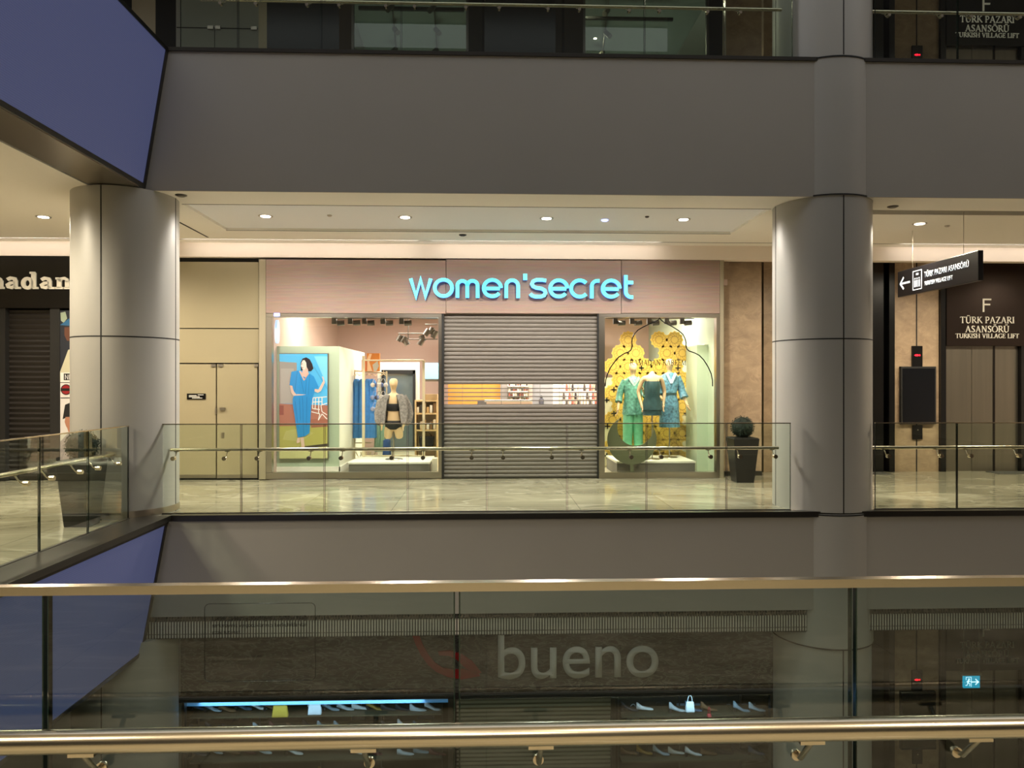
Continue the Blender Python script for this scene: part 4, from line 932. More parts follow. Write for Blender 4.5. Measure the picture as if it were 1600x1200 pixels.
# arch outline and greeting on the glass
AP = [(110, 530), (114, 490), (125, 450), (145, 405), (170, 370), (200, 335), (230, 315), (265, 300), (282, 288), (291, 262), (289, 235), (292, 210), (305, 180), (330, 153), (360, 135), (400, 115), (440, 100), (462, 88), (475, 74),
      (490, 90), (510, 105), (560, 130), (600, 155), (630, 180), (645, 210), (652, 235), (651, 258), (658, 280), (672, 293), (710, 306), (740, 322), (770, 352), (800, 400), (820, 445), (829, 490), (830, 530)]
pts = [(PX(920 + x / 4.286, FY + .02), PZ(480 + y / 4.286, FY + .02, 1030)) for x, y in AP]
mb = MB()
for q in ribbon(pts, .017): mb.prism(q, FY + .022, FY + .0295)
o = mb.build('arch_outline', 'black'); tag(o, 'thin black onion-arch outline on the right shop window', 'window sticker')
grp, tot = stroke_text('RAMADAN KAREEM', SERIF, 0.04)
o = merge(place_text(grp, tot, PX(985, FY), PX(1073, FY), PZ(570.5, FY), PZ(562, FY) - PZ(570.5, FY), FY + .022, FY + .0295)).build('greeting_lettering', 'black')
tag(o, 'black serif lettering RAMADAN KAREEM on the right shop window', 'lettering')

# ------------------------------------------------------------------ left window goods
fr = thing('garment_stand', 'tall cream metal display frame beside the mannequin in the left window', 'display rack', (PX(615, 13.75), 13.75, .25))
Yf = 13.75
mb = MB(); P_ = lambda px, py, Y=Yf: (PX(px, Y), Y, PZ(py, Y, px))
for px in (568, 662): mb = MB(); mb.box(PX(px - 2, Yf), PX(px + 2, Yf), Yf - .02, Yf + .02, .25, PZ(556 if px == 568 else 563, Yf, px)); mb.build('upright', 'gold', fr)
MB().tube([P_(568, 563), P_(662, 563)], .014, 8).build('top_rail', 'gold', fr)
MB().tube([P_(568, 712), P_(662, 712)], .012, 8).build('lower_rail', 'gold', fr)
ra = thing('clothes_rack', 'slim metal clothes rack carrying blue dresses in the left window', 'clothes rack', (PX(565, 14.4), 14.4, 0))
Yr = 14.4
MB().tube([P_(547, 579, Yr), P_(604, 583, Yr)], .014, 8).build('hanging_rail', 'gold', ra)
for px, pt in ((547, 575), (554, 578), (604, 580)): MB().tube([(PX(px, Yr), Yr, 0), P_(px, pt, Yr)], .014, 8).build('upright', 'gold', ra)
mb = MB()
for k in range(4):
    a, b = P_(556 + k * 7, 706, Yr - .1), P_(566 + k * 7, 726, Yr - .1); mb.tube([a, b], .01, 6); a, b = P_(566 + k * 7, 706, Yr - .1), P_(556 + k * 7, 726, Yr - .1); mb.tube([a, b], .01, 6)
mb.tube([P_(547, 692, Yr), P_(580, 692, Yr)], .012, 6); mb.build('lattice_base', 'gold', ra)
def garment(name, cat, label, x, y, ztop, length, w, d, material, rail_z, group, seed=0):
    t = thing(name, label, cat, (x, y, rail_z), group)
    h = MB(); h.tube([(x, y, rail_z + .02), (x, y, rail_z - .05)], .004, 5); h.tube([(x - w * .3, y - d, rail_z - .09), (x, y, rail_z - .05), (x + w * .3, y + d, rail_z - .09)], .006, 5)
    h.build('hanger', 'wood', t)
    g = MB(); L = length; n = 22; vs = []; fs = []; prof = [(0, .45), (.06, .95), (.2, .9), (.45, .95), (.75, 1.05), (1.0, 1.2)]
    for i, (u, k) in enumerate(prof):
        for j in range(n):
            a = 2 * math.pi * j / n; wv = 1 + .16 * u * math.sin(6 * a + seed + i * .2)
            vs.append((x + w / 2 * k * wv * math.cos(a), y + d * k * wv * math.sin(a), ztop - L * u))
    for i in range(len(prof) - 1):
        for j in range(n): fs.append((i * n + j, i * n + (j + 1) % n, (i + 1) * n + (j + 1) % n, (i + 1) * n + j))
    g.add(vs, fs, None, True); g.build('garment_body', material, t)
    return t
zr_ = PZ(580, Yr, 560)
G0 = garment('hanging_dress', 'dress', 'bright blue dress on the rack, nearest the partition', PX(551, Yr), Yr, PZ(592, Yr, 560), PZ(592, Yr) - PZ(683, Yr), .15, .15, 'blue', zr_, 'blue dresses on the rack')
for px, l in ((558, 'bright blue dress second along the rack from the partition'), (566, 'bright blue dress behind the tall frame upright'), (575, 'bright blue dress at the mannequin end of the blue row'), (582, 'bright blue dress ending the blue row, beside the green ones')):
    dup(G0, (PX(px, Yr), Yr, zr_), l)
G1 = garment('hanging_dress', 'dress', 'long sage green garment hanging beside the blue dresses', PX(590, Yr), Yr + .1, PZ(625, Yr), 1.0, .13, .12, 'green', zr_, 'green garments on the rack')
dup(G1, (PX(598, Yr), Yr + .1, zr_), 'long sage green garment hanging just behind the mannequin')
G1['label'] = 'long sage green garment on the rack, next to the last blue dress'
G2 = garment('hanging_jeans', 'jeans', 'dark blue jeans hanging low behind the mannequin', PX(604, 13.9), 13.95, PZ(686, 13.9), .42, .15, .08, 'denim', PZ(676, 13.9), None)
G3 = garment('hanging_shirt', 'shirt', 'cream garment at the rack end nearest the partition', PX(546, Yr), Yr - .1, PZ(587, Yr), .45, .08, .12, 'cream', zr_, None)
# bras massed on the rack
bcol = ['#e8dfd0', '#5a6f9e', '#cfc9c4', '#7e8fb5', '#3c4258', '#d9cbb8', '#98a5c0', '#efe7da']
def bra(x, y, z, c, label, g):
    t = thing('hanging_bra', label, 'bra', (x, y, z), g)
    for sx in (-1, 1): MB().ball((x + sx * .045, y, z - .12), .045, .03, .045, 10, 6, c).build('cup', 'goods', t)
    MB().tube([(x - .05, y, z - .09), (x - .02, y, z), (x + .02, y, z), (x + .05, y, z - .09)], .005, 5, c).build('strap', 'goods', t)
    return t
k = 0
for yy in (0, .24, .46):
    for px in (586, 592.5, 599):
        c = bcol[k % 8]; where = ('top', 'middle', 'bottom')[int(yy / .23)] if yy < .46 else 'bottom'
        side = ('left', 'centre', 'right')[(586, 592.5, 599).index(px)]
        bra(PX(px, Yr - .2), Yr - .2, PZ(592, Yr) - yy, c, 'small bra hanging at the %s %s of the cluster beside the mannequin' % (where, side), 'bras hanging beside the mannequin'); k += 1
# orange photo box
ob = thing('photo_block', 'orange photo block of a torso standing above the clothes rack', 'display picture', (PX(583, 14.3), 14.3, PZ(580, 14.3)))
pbox(573, 593, 552, 580, 14.3, 14.4).build('block', mat('orange_print', '#e08a3c', 0.5), ob)
mb = MB(); q = [(577, 553), (581, 553), (577, 566), (582, 580), (574, 580), (574, 560)]
mb.add([(PX(p[0], 14.298), 14.298, PZ(p[1], 14.298, 583)) for p in q], [tuple(range(6))], '#f0c9a0')
q = [(582, 570), (590, 564), (592, 572), (588, 580), (584, 580)]; mb.add([(PX(p[0], 14.298), 14.298, PZ(p[1], 14.298, 583)) for p in q], [tuple(range(5))], '#c9c3b4')
mb.build('print', 'print', ob)
o = pbox(565, 572, 562, 580, 14.32, 14.38).build('orange_card', mat('orange_card', '#d9793a', 0.6)); tag(o, 'narrow orange card left of the orange photo block', 'card')
# mirror
mi = thing('tall_mirror', 'tall black-framed grey mirror behind the mannequin', 'mirror', (PX(620, 16), 16, 0))
mb = MB(); pbox(596, 600, 578, 705, 16, 16.06, mb); pbox(645, 649, 578, 705, 16, 16.06, mb); pbox(596, 649, 578, 584, 16, 16.06, mb); mb.build('frame', 'blackm', mi)
pbox(600, 645, 584, 705, 16.03, 16.05).build('mirror_glass', mat('mirror_grey', '#7f8c8e', 0.15, metal=0.6), mi)
struct('wall_partition', pbox(590, 655, 566, 720, 16.1, 16.2), 'cream', 'cream inner wall of the shop behind the black-framed mirror')
o = pbox(664, 686, 567, 592, 16.6, 16.66).build('wall_screen', mat('cyan_screen', '#7fd0e8', 0.4, emit='#7fd3ea', es=0.9)); tag(o, 'small light blue screen on the shop wall left of the shutter', 'screen')
pbox(663, 687, 592, 596, 16.58, 16.68).build('screen_base', 'steel', o)
# shelf unit
su = thing('shelf_unit', 'pale wooden shelf unit of small goods left of the shutter', 'shelf', (PX(666, 14), 14, 0))
Ys = 14.0; Xa, Xb = PX(648, Ys), PX(684, Ys)
for X_ in (Xa, Xb - .03): box(X_, X_ + .03, Ys, Ys + .35, 0, PZ(625, Ys)).build('side_panel', 'wood', su)
levels = [625, 645, 671, 698, 730]
for py in levels: box(Xa + .031, Xb - .031, Ys, Ys + .35, PZ(py, Ys) - .03, PZ(py, Ys)).build('shelf_board', 'wood', su)
box(Xa + .03, Xb - .03, Ys + .351, Ys + .36, 0, PZ(625, Ys)).build('back_panel', 'cream', su)
def small(name, cat, label, x, y, z, w, h, d, col, group):
    o = MB().box(x - w / 2, x + w / 2, y, y + d, z, z + h, col).build(name, 'goods', None, .008); tag(o, label, cat, group); return o
gc = ['#e9dcc0', '#3c362f', '#d8c49c', '#c9a36a', '#f2ead6', '#8a6a44']
for li, py in enumerate((645, 671)):
    nm = ('upper', 'middle')[li]
    for k in range(6):
        small('goods_box', 'box', 'small box on the %s shelf of the wooden unit, %s' % (nm, ('leftmost', 'second from left', 'third from left', 'third from right', 'second from right', 'rightmost')[k]),
              Xa + .055 + k * .063, Ys + .04, PZ(py, Ys), .05, .11 + .04 * ((k * 7) % 3), .1, gc[(k + li) % 6], 'small goods in the wooden shelf unit')
bg = thing('handbag', 'black shiny handbag on the lower shelf of the wooden unit', 'handbag', (PX(666, Ys), Ys + .08, PZ(698, Ys)))
zb_ = PZ(698, Ys); bx_ = PX(666, Ys)
MB().hexa([(bx_ - .13, Ys + .03, zb_), (bx_ + .13, Ys + .03, zb_), (bx_ + .13, Ys + .15, zb_), (bx_ - .13, Ys + .15, zb_)], [(bx_ - .15, Ys + .07, zb_ + .2), (bx_ + .15, Ys + .07, zb_ + .2), (bx_ + .15, Ys + .11, zb_ + .2), (bx_ - .15, Ys + .11, zb_ + .2)]).build('bag_body', mat('black_patent', '#1c1c1a', 0.2), bg, .02)
MB().tube([(bx_ - .09, Ys + .09, zb_ + .19)] + [(bx_ - .09 * math.cos(a), Ys + .09, zb_ + .19 + .09 * math.sin(a)) for a in (.5, 1.1, 1.57, 2.0, 2.6)] + [(bx_ + .09, Ys + .09, zb_ + .19)], .007, 6).build('bag_handle', 'blk', bg)
o = MB().box(PX(660, Ys), PX(683, Ys), Ys + .05, Ys + .3, PZ(624.5, Ys), PZ(616, Ys), '#c8a878').build('storage_basket', 'goods'); tag(o, 'shallow tan basket on top of the wooden shelf unit', 'basket')
small('goods_box', 'box', 'cream box on the floor right of the left platform', PX(679, 12.9), 12.9, 0, .09, .3, .2, '#efe6cc', None)

# ------------------------------------------------------------------ deep interior seen through the open slats
Yd = 17.2
struct('wall_shop_orange', pbox(700, 782, 520, 660, Yd, Yd + .1), mat('orange_wall', '#c98a3a', 0.6), 'amber coloured wall panel deep in the shop')
lamp('amber_spot', 'SPOT', (PX(748, Yd - .7), Yd - .6, 2.9), 45, (1, .75, .35), rot=(math.radians(20), 0, 0), spot_size=math.radians(75), spot_blend=.8, shadow_soft_size=.05)
struct('wall_shop_pier', pbox(782, 793, 520, 700, Yd - .1, Yd + .1), mat('grey_pier', '#8e8a86', .6), 'grey pier deep in the shop between amber wall and shelves')
struct('wall_shop_pier', pbox(826, 832, 520, 700, Yd - .1, Yd + .1), 'pink', 'narrow pier right of the deep shelves')
struct('wall_shop_inner', pbox(832, 864, 520, 700, Yd, Yd + .1), mat('cool_grey_wall', '#9c9ea2', .6), 'cool grey wall panel deep in the shop')
struct('wall_shop_inner', pbox(864, 945, 520, 700, Yd, Yd + .1), 'white', 'white wall panel deep in the shop behind hanging clothes')
ds = thing('wall_shelving', 'white wall shelving with rows of small goods deep in the shop', 'shelf', (PX(810, Yd), Yd - .2, 0))
pbox(793, 826, 560, 700, Yd - .02, Yd).build('back_panel', 'cream', ds)
for py in (603, 611, 619, 627): pbox(794, 825, py, py + 1.2, Yd - .28, Yd - .021).build('shelf_board', 'white', ds)
sc_ = ['#6a3a34', '#d8c0a0', '#8c4a3a', '#e8dccb', '#46403c']
for r_, py in enumerate((603, 611, 619, 627)):
    for k in range(9):
        small('goods_box', 'box', 'tiny item on the %s row of the shelving seen through the shutter' % ('top', 'second', 'third', 'lowest')[r_], PX(796 + k * 3.4, Yd - .25), Yd - .25, PZ(py, Yd - .28), .036, .045 + .02 * ((k + r_) % 3), .1, sc_[(k * 3 + r_) % 5], 'tiny goods, %s shelf row seen through the shutter' % ('top', 'second', 'third', 'lowest')[r_])
cn = thing('cash_counter', 'long pale counter seen low through the open shutter slats', 'counter', (PX(790, 15.5), 15.5, 0))
pbox(760, 831, 628, 720, 15.5, 16.0).build('counter_front', mat('counter_pink', '#e8cdbd', .5), cn); pbox(757, 832, 625.5, 628, 15.47, 16.03).build('counter_top', 'white', cn)
pbox(746, 760, 627, 720, 15.5, 16.0).build('counter_end', mat('grey_end', '#77767a', .5), cn)
og = thing('hanging_outfit', 'small dark grey hanging outfit on the cool grey wall deep in the shop', 'garment', (PX(846, Yd - .1), Yd - .1, PZ(619, Yd)))
c_ = PX(846, Yd - .1); z_ = PZ(619, Yd)
MB().tube([(c_, Yd, z_ + .02), (c_, Yd - .1, z_ + .02), (c_, Yd - .1, z_)], .006, 6, '#888888').build('peg', 'goods', og)
MB().ball((c_, Yd - .1, z_ - .02), .03, .03, .04, 10, 6, '#4c4c54').build('hood', 'goods', og)
MB().lathe((c_, Yd - .1, z_), [(.025, .02, -.05), (.06, .035, -.08), (.055, .035, -.17), (.05, .03, -.2)], 12, '#50505a').build('torso', 'goods', og)
for sx in (-1, 1): MB().tube([(c_ + sx * .025, Yd - .1, z_ - .19), (c_ + sx * .03, Yd - .1, z_ - .34)], .02, 8, '#50505a').build('leg', 'goods', og)
hg = ['#efe6dc', '#f2d9c4', '#e6a88c', '#4a3f3a', '#d8d2c8', '#b35a4a', '#f5efe8', '#2f2b2a']
for r_, py in enumerate((600, 613, 625)):
    rz = PZ(py, Yd - .3); rr_ = thing('garment_rail', 'thin rail of small hanging clothes on the white wall, %s row' % ('top', 'middle', 'lowest')[r_], 'clothes rail', (PX(908, Yd), Yd - .3, rz))
    pbox(878, 934, py - .4, py + .4, Yd - .31, Yd - .29).build('bar', 'steel', rr_)
    for q in (880, 932): box(PX(q, Yd - .3) - .008, PX(q, Yd - .3) + .008, Yd - .29, Yd, rz - .01, rz + .01).build('wall_bracket', 'steel', rr_)
    first = None
    for k in range(12):
        x = PX(881 + k * 4.6, Yd - .3); c = hg[(k * 5 + r_ * 3) % 8]
        o = MB().lathe((x, Yd - .3, rz), [(.008, .02, .0), (.022, .08, -.03), (.026, .09, -.1), (.03, .1, -.16)], 10, c).build('hanging_camisole', 'goods')
        tag(o, 'small top hanging on the %s clothes rail seen through the shutter' % ('upper', 'middle', 'lowest')[r_], 'garment', 'small tops on the %s rail seen through the shutter' % ('upper', 'middle', 'lowest')[r_])

# ================================================================== LEFT SHOP (black) 
fl = thing('shop_facade', 'black fascia of the neighbouring shop at far left', 'shop fascia', (PX(40, FY), FY, PZ(480, FY)))
pbox(-220, 165, 400, 481, FY - .05, FY + .1).build('board', 'black', fl)
grp, tot = stroke_text('madan', SLAB, .02)
X1 = PX(110, FY - .07); adv = (PX(110, FY) - PX(-14, FY))
sg2 = thing('shop_sign', 'pale rounded letters madan on the black fascia, cut by the frame', 'sign', (PX(50, FY), FY - .07, PZ(450, FY)))
for m_ in place_text(grp, tot, PX(-30, FY - .07), PX(112, FY - .07), PZ(451.5, FY - .07, 50), PZ(433, FY - .07, 50) - PZ(451.5, FY - .07, 50), FY - .08, FY - .051): m_.build('letter', 'lettering', sg2)
sh2 = thing('roller_shutter', 'dark brown louvred shutter of the black shop at far left', 'shutter', (PX(30, FY), FY + .1, 0))
mb = MB(); z = .02
while z < PZ(482, FY) - .05:
    X0, X1 = PX(-160, FY), PX(78, FY)
    mb.add([(X0, FY + .10, z), (X1, FY + .10, z), (X1, FY + .07, z + .05), (X0, FY + .07, z + .05), (X0, FY + .10, z + .085), (X1, FY + .10, z + .085)], [(0, 1, 2, 3), (3, 2, 5, 4)]); z += .086
mb.build('slat_curtain', 'lshutter', sh2)
for a, b in ((-8, 8), (78, 93)): pbox(a, b, 481, 752, FY - .02, FY + .12).build('jamb', 'blackm', sh2)
struct('wall_shop_dark', pbox(-220, 170, 481, 752, FY + .12, FY + .2), 'blackm', 'dark back of the far left shop front')
po = thing('cap_poster', 'narrow poster strip with capped heads beside the left column', 'poster', (PX(102, FY), FY, PZ(680, FY)))
pbox(93, 150, 486, 748, FY + .0, FY + .06).build('panel', 'blackm', po)
pic = MB(); lay = [0]; YP = FY
U2 = lambda q: [(PX(x / 2.857, YP), PZ(480 + y / 2.857, YP, 105)) for x, y in q]
def p2(pts, col):
    lay[0] += 1; y = YP - .001 - .0004 * lay[0]; pic.add([(x, y, z) for x, z in U2(pts)], [tuple(range(len(pts)))], col)
p2([(268, 15), (400, 15), (400, 335), (268, 335)], '#23262e'); p2([(270, 25), (292, 20), (300, 50), (285, 70), (272, 60)], '#8e9a86'); p2([(268, 80), (316, 45), (400, 45), (400, 85), (300, 82)], '#2a5a80')
p2([(288, 90), (400, 85), (400, 150), (300, 150), (288, 125)], '#5c3a2c'); p2([(268, 290), (305, 190), (400, 170), (400, 335), (268, 335)], '#b9b49a')
p2([(270, 292), (400, 288), (400, 335), (270, 335)], '#d9d7d0'); p2([(285, 296), (400, 296), (400, 326), (285, 326)], '#111111')
for q in ribbon([(292, 322), (292, 302), (304, 322), (304, 302)], 3) + ribbon([(320, 302), (311, 302), (311, 322), (320, 322)], 3) + ribbon([(311, 312), (318, 312)], 3): p2([tuple(v) for v in q], '#e8e8e8')
p2([(270, 338), (400, 338), (400, 735), (270, 735)], '#cfcac6'); p2(arc(296, 368, 24, 0, 360, 24)[:-1], '#1a1413'); p2(arc(296, 368, 20, 0, 360, 24)[:-1], '#8c1c22'); p2([(272, 362), (322, 362), (322, 374), (272, 374)], '#1a1413')
p2([(272, 403), (400, 403), (400, 407), (272, 407)], '#333333')
p2([(286, 470), (292, 435), (310, 428), (400, 430), (400, 485), (300, 492), (281, 500)], '#1d1b1c'); p2([(294, 490), (400, 488), (400, 560), (308, 560), (302, 540), (296, 530), (290, 512)], '#a8755c'); p2([(270, 600), (308, 560), (400, 560), (400, 735), (270, 735)], '#9a8f94')
pic.build('printed_picture', 'print', po)

# ================================================================== planters with topiary
def topiary(x, y, z, label, h=.72, w=.21, r=.19):
    t = thing('topiary_planter', label, 'potted plant', (x, y, z))
    w2 = w * .68
    MB().hexa([(x - w2, y - w2, z), (x + w2, y - w2, z), (x + w2, y + w2, z), (x - w2, y + w2, z)], [(x - w, y - w, z + h), (x + w, y - w, z + h), (x + w, y + w, z + h), (x - w, y + w, z + h)]).build('planter', 'pot', t, .01)
    box(x - w + .02, x + w - .02, y - w + .02, y + w - .02, z + h, z + h + .01).build('soil', 'blackm', t)
    b = MB(); rr_ = random.Random(3)
    b.ball((x, y, z + h + r * .9), r * .88, n=20, m=14)
    for k in range(900):
        u = rr_.uniform(-1, 1); a = rr_.uniform(0, 2 * math.pi); s_ = math.sqrt(1 - u * u); rad = r * rr_.uniform(.9, 1.03)
        n_ = Vector((s_ * math.cos(a), s_ * math.sin(a), u)); c = Vector((x, y, z + h + r * .9)) + n_ * rad
        tv = n_.orthogonal().normalized(); tv.rotate(Matrix.Rotation(rr_.uniform(0, 6.28), 3, n_)); bv = n_.cross(tv)
        tv = (tv + n_ * rr_.uniform(-.6, .9)).normalized()
        b.add([c - tv * .016, c + bv * .008, c + tv * .018, c - bv * .008], [(0, 1, 2, 3)])
    b.build('foliage', 'foliage', t)
    MB().cyl((x, y, z + h), (x, y, z + h + r * .3), .02, 8).build('stem', 'blackm', t)
topiary(PX(1160, 11.9), 11.9, 0, 'clipped ball topiary in a tall black planter beside the right column')
topiary(PX(131, 8.5) - .02, 8.5, 0, 'clipped ball topiary in a tall black planter behind the left balustrade', h=.74, w=.195, r=.18)
topiary(PX(1418, 13.0) - 1.25, 12.9, 0, 'black planter with clipped ball half hidden behind the right column')

# ================================================================== LIFT LOBBY, right: three levels share it
def lobby(z, key, full=True):
    """key: where this level is, for the labels"""
    S = lambda px, Y=LY: PX(px, Y)
    HZ = 3.95 if full else 3.7
    zz = lambda py: PZ(py, LY, 1500) + z
    if full: struct('wall_lobby', box(S(1340), 13.5, LY + .1, LY + .2, z, z + HZ), 'black', 'black back wall of the lift lobby ' + key)
    # stone pier left of the column (beside the shop)
    if z >= 0:
        st = struct('wall_stone', box(PX(1131, FY + .3), PX(1190, FY + .3), FY + .3, FY + .4, z, z + HZ), 'stone', 'travertine stone wall between shop and right column ' + key)
        struct('wall_stone', box(PX(1190, LY), PX(1345, LY), LY - .1, LY, z, z + HZ), 'stone', 'set back travertine stone wall beside the right column ' + key)
        box(PX(1131, FY + .3), PX(1190, FY + .3), FY + .28, FY + .3, z, z + .08).build('skirting', 'dsteel', st)
    pi = struct('wall_pilaster', box(S(1393), S(1463.5), LY - .06, LY + .1, z, z + HZ), 'stone', 'travertine stone pilaster of the lift lobby ' + key)
    box(S(1428.2), S(1430), LY - .064, LY - .058, z, z + HZ).build('centre_joint', 'joint', pi)
    for a, b in ((1340, 1375), (1384, 1392.5)): struct('trim_9', box(S(a), S(b), LY - .12, LY + .1, z, z + HZ), 'black', 'black glossy jamb left of the stone pilaster ' + key)
    struct('trim_10', box(S(1464), S(1472), LY - .12, LY + .1, z, z + HZ), 'black', 'black glossy jamb right of the stone pilaster ' + key)
    pn = thing('lift_portal', 'black lift portal panel reading F TÜRK PAZARI ASANSÖRÜ ' + key, 'lift portal', (S(1530), LY - .1, z + 2.3))
    box(S(1472), S(1595), LY - .14, LY + .095, zz(541), z + HZ - .12).build('header_panel', 'bronze' if key == 'at shop level' else 'black', pn)
    lm = 'lettering' if z >= 0 else 'offlettering'
    Y0, Y1 = LY - .155, LY - .141
    mb = MB(); a, b, c, d_ = S(1527), S(1540), zz(488.5), zz(468)
    mb.box(a, a + .028, Y0, Y1, c, d_); mb.box(a + .028, b, Y0, Y1, d_ - .028, d_); mb.box(a + .028, b - .02, Y0, Y1, (c + d_) / 2, (c + d_) / 2 + .028); mb.build('letter_f', lm, pn)
    for txt, p0_, p1_, yb, yt in (('TÜRK PAZARI', 1492, 1576, 506, 496), ('ASANSÖRÜ', 1500, 1568, 520, 510), ('TURKISH VILLAGE LIFT', 1485, 1583, 529, 522)):
        g_, tt = stroke_text(txt, SERIF, .05)
        merge(place_text(g_, tt, S(p0_), S(p1_), zz(yb), zz(yt) - zz(yb), Y0, Y1)).build('lettering', lm, pn)
    el = thing('lift_door', 'brushed steel lift doors under the black portal ' + key, 'lift door', (S(1530), LY, z))
    for a, b in ((1472.5, 1515.5), (1516.2, 1549), (1552, 1588)): box(S(a), S(b), LY - .04, LY, z, zz(541)).build('door_leaf', 'lift', el)
    box(S(1549), S(1552), LY - .05, LY, z, zz(541)).build('meeting_edge', 'liftd', el)
    struct('trim_11', box(S(1588.5), S(1625), LY - .12, LY + .1, z, z + HZ), 'black', 'black glossy jamb right of the lift doors ' + key)
    ip = thing('lift_indicator', 'black floor indicator with red arrow on the stone pilaster ' + key, 'indicator', (S(1429), LY - .08, zz(573)))
    box(S(1421), S(1437), LY - .09, LY - .061, zz(573), zz(541)).build('housing', 'black', ip)
    mb = MB(); A_, B_, zc_ = S(1424), S(1434.5), zz(555.5)
    mb.box(A_ + .03, B_ - .035, LY - .093, LY - .0905, zc_ - .006, zc_ + .006); mb.prism([(A_, zc_), (A_ + .035, zc_ + .018), (A_ + .035, zc_ - .018)], LY - .093, LY - .0905)
    mb.prism([(A_ + .045, zc_ + .02), (A_ + .075, zc_ + .012), (A_ + .075, zc_ - .012), (A_ + .045, zc_ - .02)], LY - .094, LY - .0931); mb.box(B_ - .03, B_ - .015, LY - .093, LY - .0905, zc_ - .014, zc_ + .014)
    mb.build('red_arrow', 'red', ip)
    ds_ = thing('display_screen', 'tall dark screen mounted on the stone pilaster ' + key, 'screen', (S(1429), LY - .08, zz(662)))
    box(S(1402), S(1456), LY - .13, LY - .061, zz(662), zz(573)).build('housing', 'blackm', ds_); box(S(1404), S(1454), LY - .133, LY - .131, zz(659), zz(576)).build('display', mat('dark_glass_face', '#0b0d12', 0.12), ds_)
    cb = box(S(1422), S(1437), LY - .09, LY - .061, zz(686), zz(664)).build('call_panel', 'black'); tag(cb, 'small black lift call panel under the dark screen ' + key, 'call panel')
    MB().cyl((S(1429.5), LY - .091, zz(671)), (S(1429.5), LY - .098, zz(671)), .012, 12).build('button', 'steel', cb)
lobby(0, 'at shop level'); lobby(5.48, 'on the upper level'); lobby(-5.92, 'on the lower level')
for x0_, x1_, l in ((1362, 1386, 'dark ribbed entrance mat behind the right column'), (1552, 1640, 'dark ribbed entrance mat before the lift doors')):
    o = box(PX(x0_, 12.9), PX(x1_, 12.9), 12.75, 13.1, .001, .012).build('entrance_mat', 'carpet'); tag(o, l, 'mat')

# hanging direction sign (runs back along Y, its face looks left)
SXp, ya, yb = 6.46, 11.35, 9.45
hs = thing('hanging_sign', 'black hanging sign with arrow to the Türk Pazarı lift, right of the column', 'sign', (SXp, 10.4, 3.35))
zb1, zt1 = 2.96, 3.36
box(SXp, SXp + .07, yb, ya, zb1, zt1).build('sign_box', mat('satin_black', '#17161a', 0.35), hs, .006)
for yy in (yb + .35, ya - .35): MB().cyl((SXp + .035, yy, zt1), (SXp + .035, yy, ZC), .004, 6).build('suspension_wire', 'steel', hs)
mb = MB(); f_ = lambda u, w: (SXp - .003, ya - u, zb1 + w)      # u along the face from its left (far) end
def sq(q): 
    a = [f_(*p) for p in q]; mb.hexa(a, [(p[0] + .0025, p[1], p[2]) for p in a])
for q in ribbon([(.34, .2), (.08, .2)], .03) + ribbon([(.17, .29), (.08, .2), (.17, .11)], .03): sq([tuple(v) for v in q])
for q in ribbon([(.42, .06), (.64, .06), (.64, .34), (.42, .34), (.42, .06)], .012): sq([tuple(v) for v in q])
for k in range(3):
    for q in ribbon([(.47 + k * .055, .1), (.47 + k * .055, .2)], .03): sq([tuple(v) for v in q])
    for q in ribbon([(.47 + k * .055, .215), (.47 + k * .055, .235)], .022): sq([tuple(v) for v in q])
for q in ribbon([(.5, .29), (.56, .29)], .03): sq([tuple(v) for v in q])
M['signwhite'] = mat('glowing_white', '#dfe8f0', .5, emit='#dfe8f4', es=.45); mb.build('arrow_and_lift_symbol', 'signwhite', hs)  # emission added to keep the sign lettering bluish white
Rm = Matrix(((0, 0, 0, 0), (0, 0, 0, 0), (0, 0, 0, 0), (0, 0, 0, 1)))
def face_mat(u0, w0):   # local (x, y, z) -> face: x runs towards -Y, z up, extrusion outwards -X
    return Matrix(((0, 1, 0, SXp - .0005), (-1, 0, 0, ya - u0), (0, 0, 1, zb1 + w0), (0, 0, 0, 1)))
font_mesh('lettering', 'TÜRK PAZARI ASANSÖRÜ', .10, 'signwhite', hs, X0=0, X1=1.0, depth=.003, mat4=face_mat(.71, .21), bold=.002)
font_mesh('lettering', 'TURKISH VILLAGE LIFT', .06, 'signwhite', hs, X0=0, X1=.66, depth=.003, mat4=face_mat(.71, .09), bold=.001)

# ================================================================== UPPER LEVEL shop fronts (seen from below, dark)
UB = ZU
def up(a, b, m, label, name='wall_upper', Yf=FY, dz=3.7): return struct(name, box(PX(a, Yf), PX(b, Yf), Yf, Yf + .15, UB, UB + dz), m, label)
up(140, 206, 'blackm', 'dark wall of the upper level behind the screen'); up(206, 243, 'frame', 'dull stone strip of the upper level left of the corner'); up(243, 275, 'blackm', 'dark recess of the upper level beside the service door')
d2 = up(275, 404, mat('upper_door_grey', '#8f918a', .5), 'grey service door panels on the upper level', 'door_2')
zz = lambda py: PZ(py, FY)
box(PX(276, FY), PX(403, FY), FY - .004, FY - .0005, zz(52.5), zz(51)).build('door_gap', 'joint', d2)
for a, b in ((325, 334), (337, 345), (393, 402)): box(PX(a, FY), PX(b, FY), FY - .03, FY - .0005, zz(54), zz(49)).build('hinge', 'steel', d2)
box(PX(335, FY), PX(335.8, FY), FY - .004, FY - .0005, UB, zz(53)).build('leaf_gap', 'joint', d2)
up(404, 417, 'frame', 'metal pilaster of the upper level'); up(417, 530, 'black', 'closed black shop front on the upper level'); up(530, 549, mat('dark_brown_panel', '#4a4038', .6), 'brown strip between the upper shop fronts')
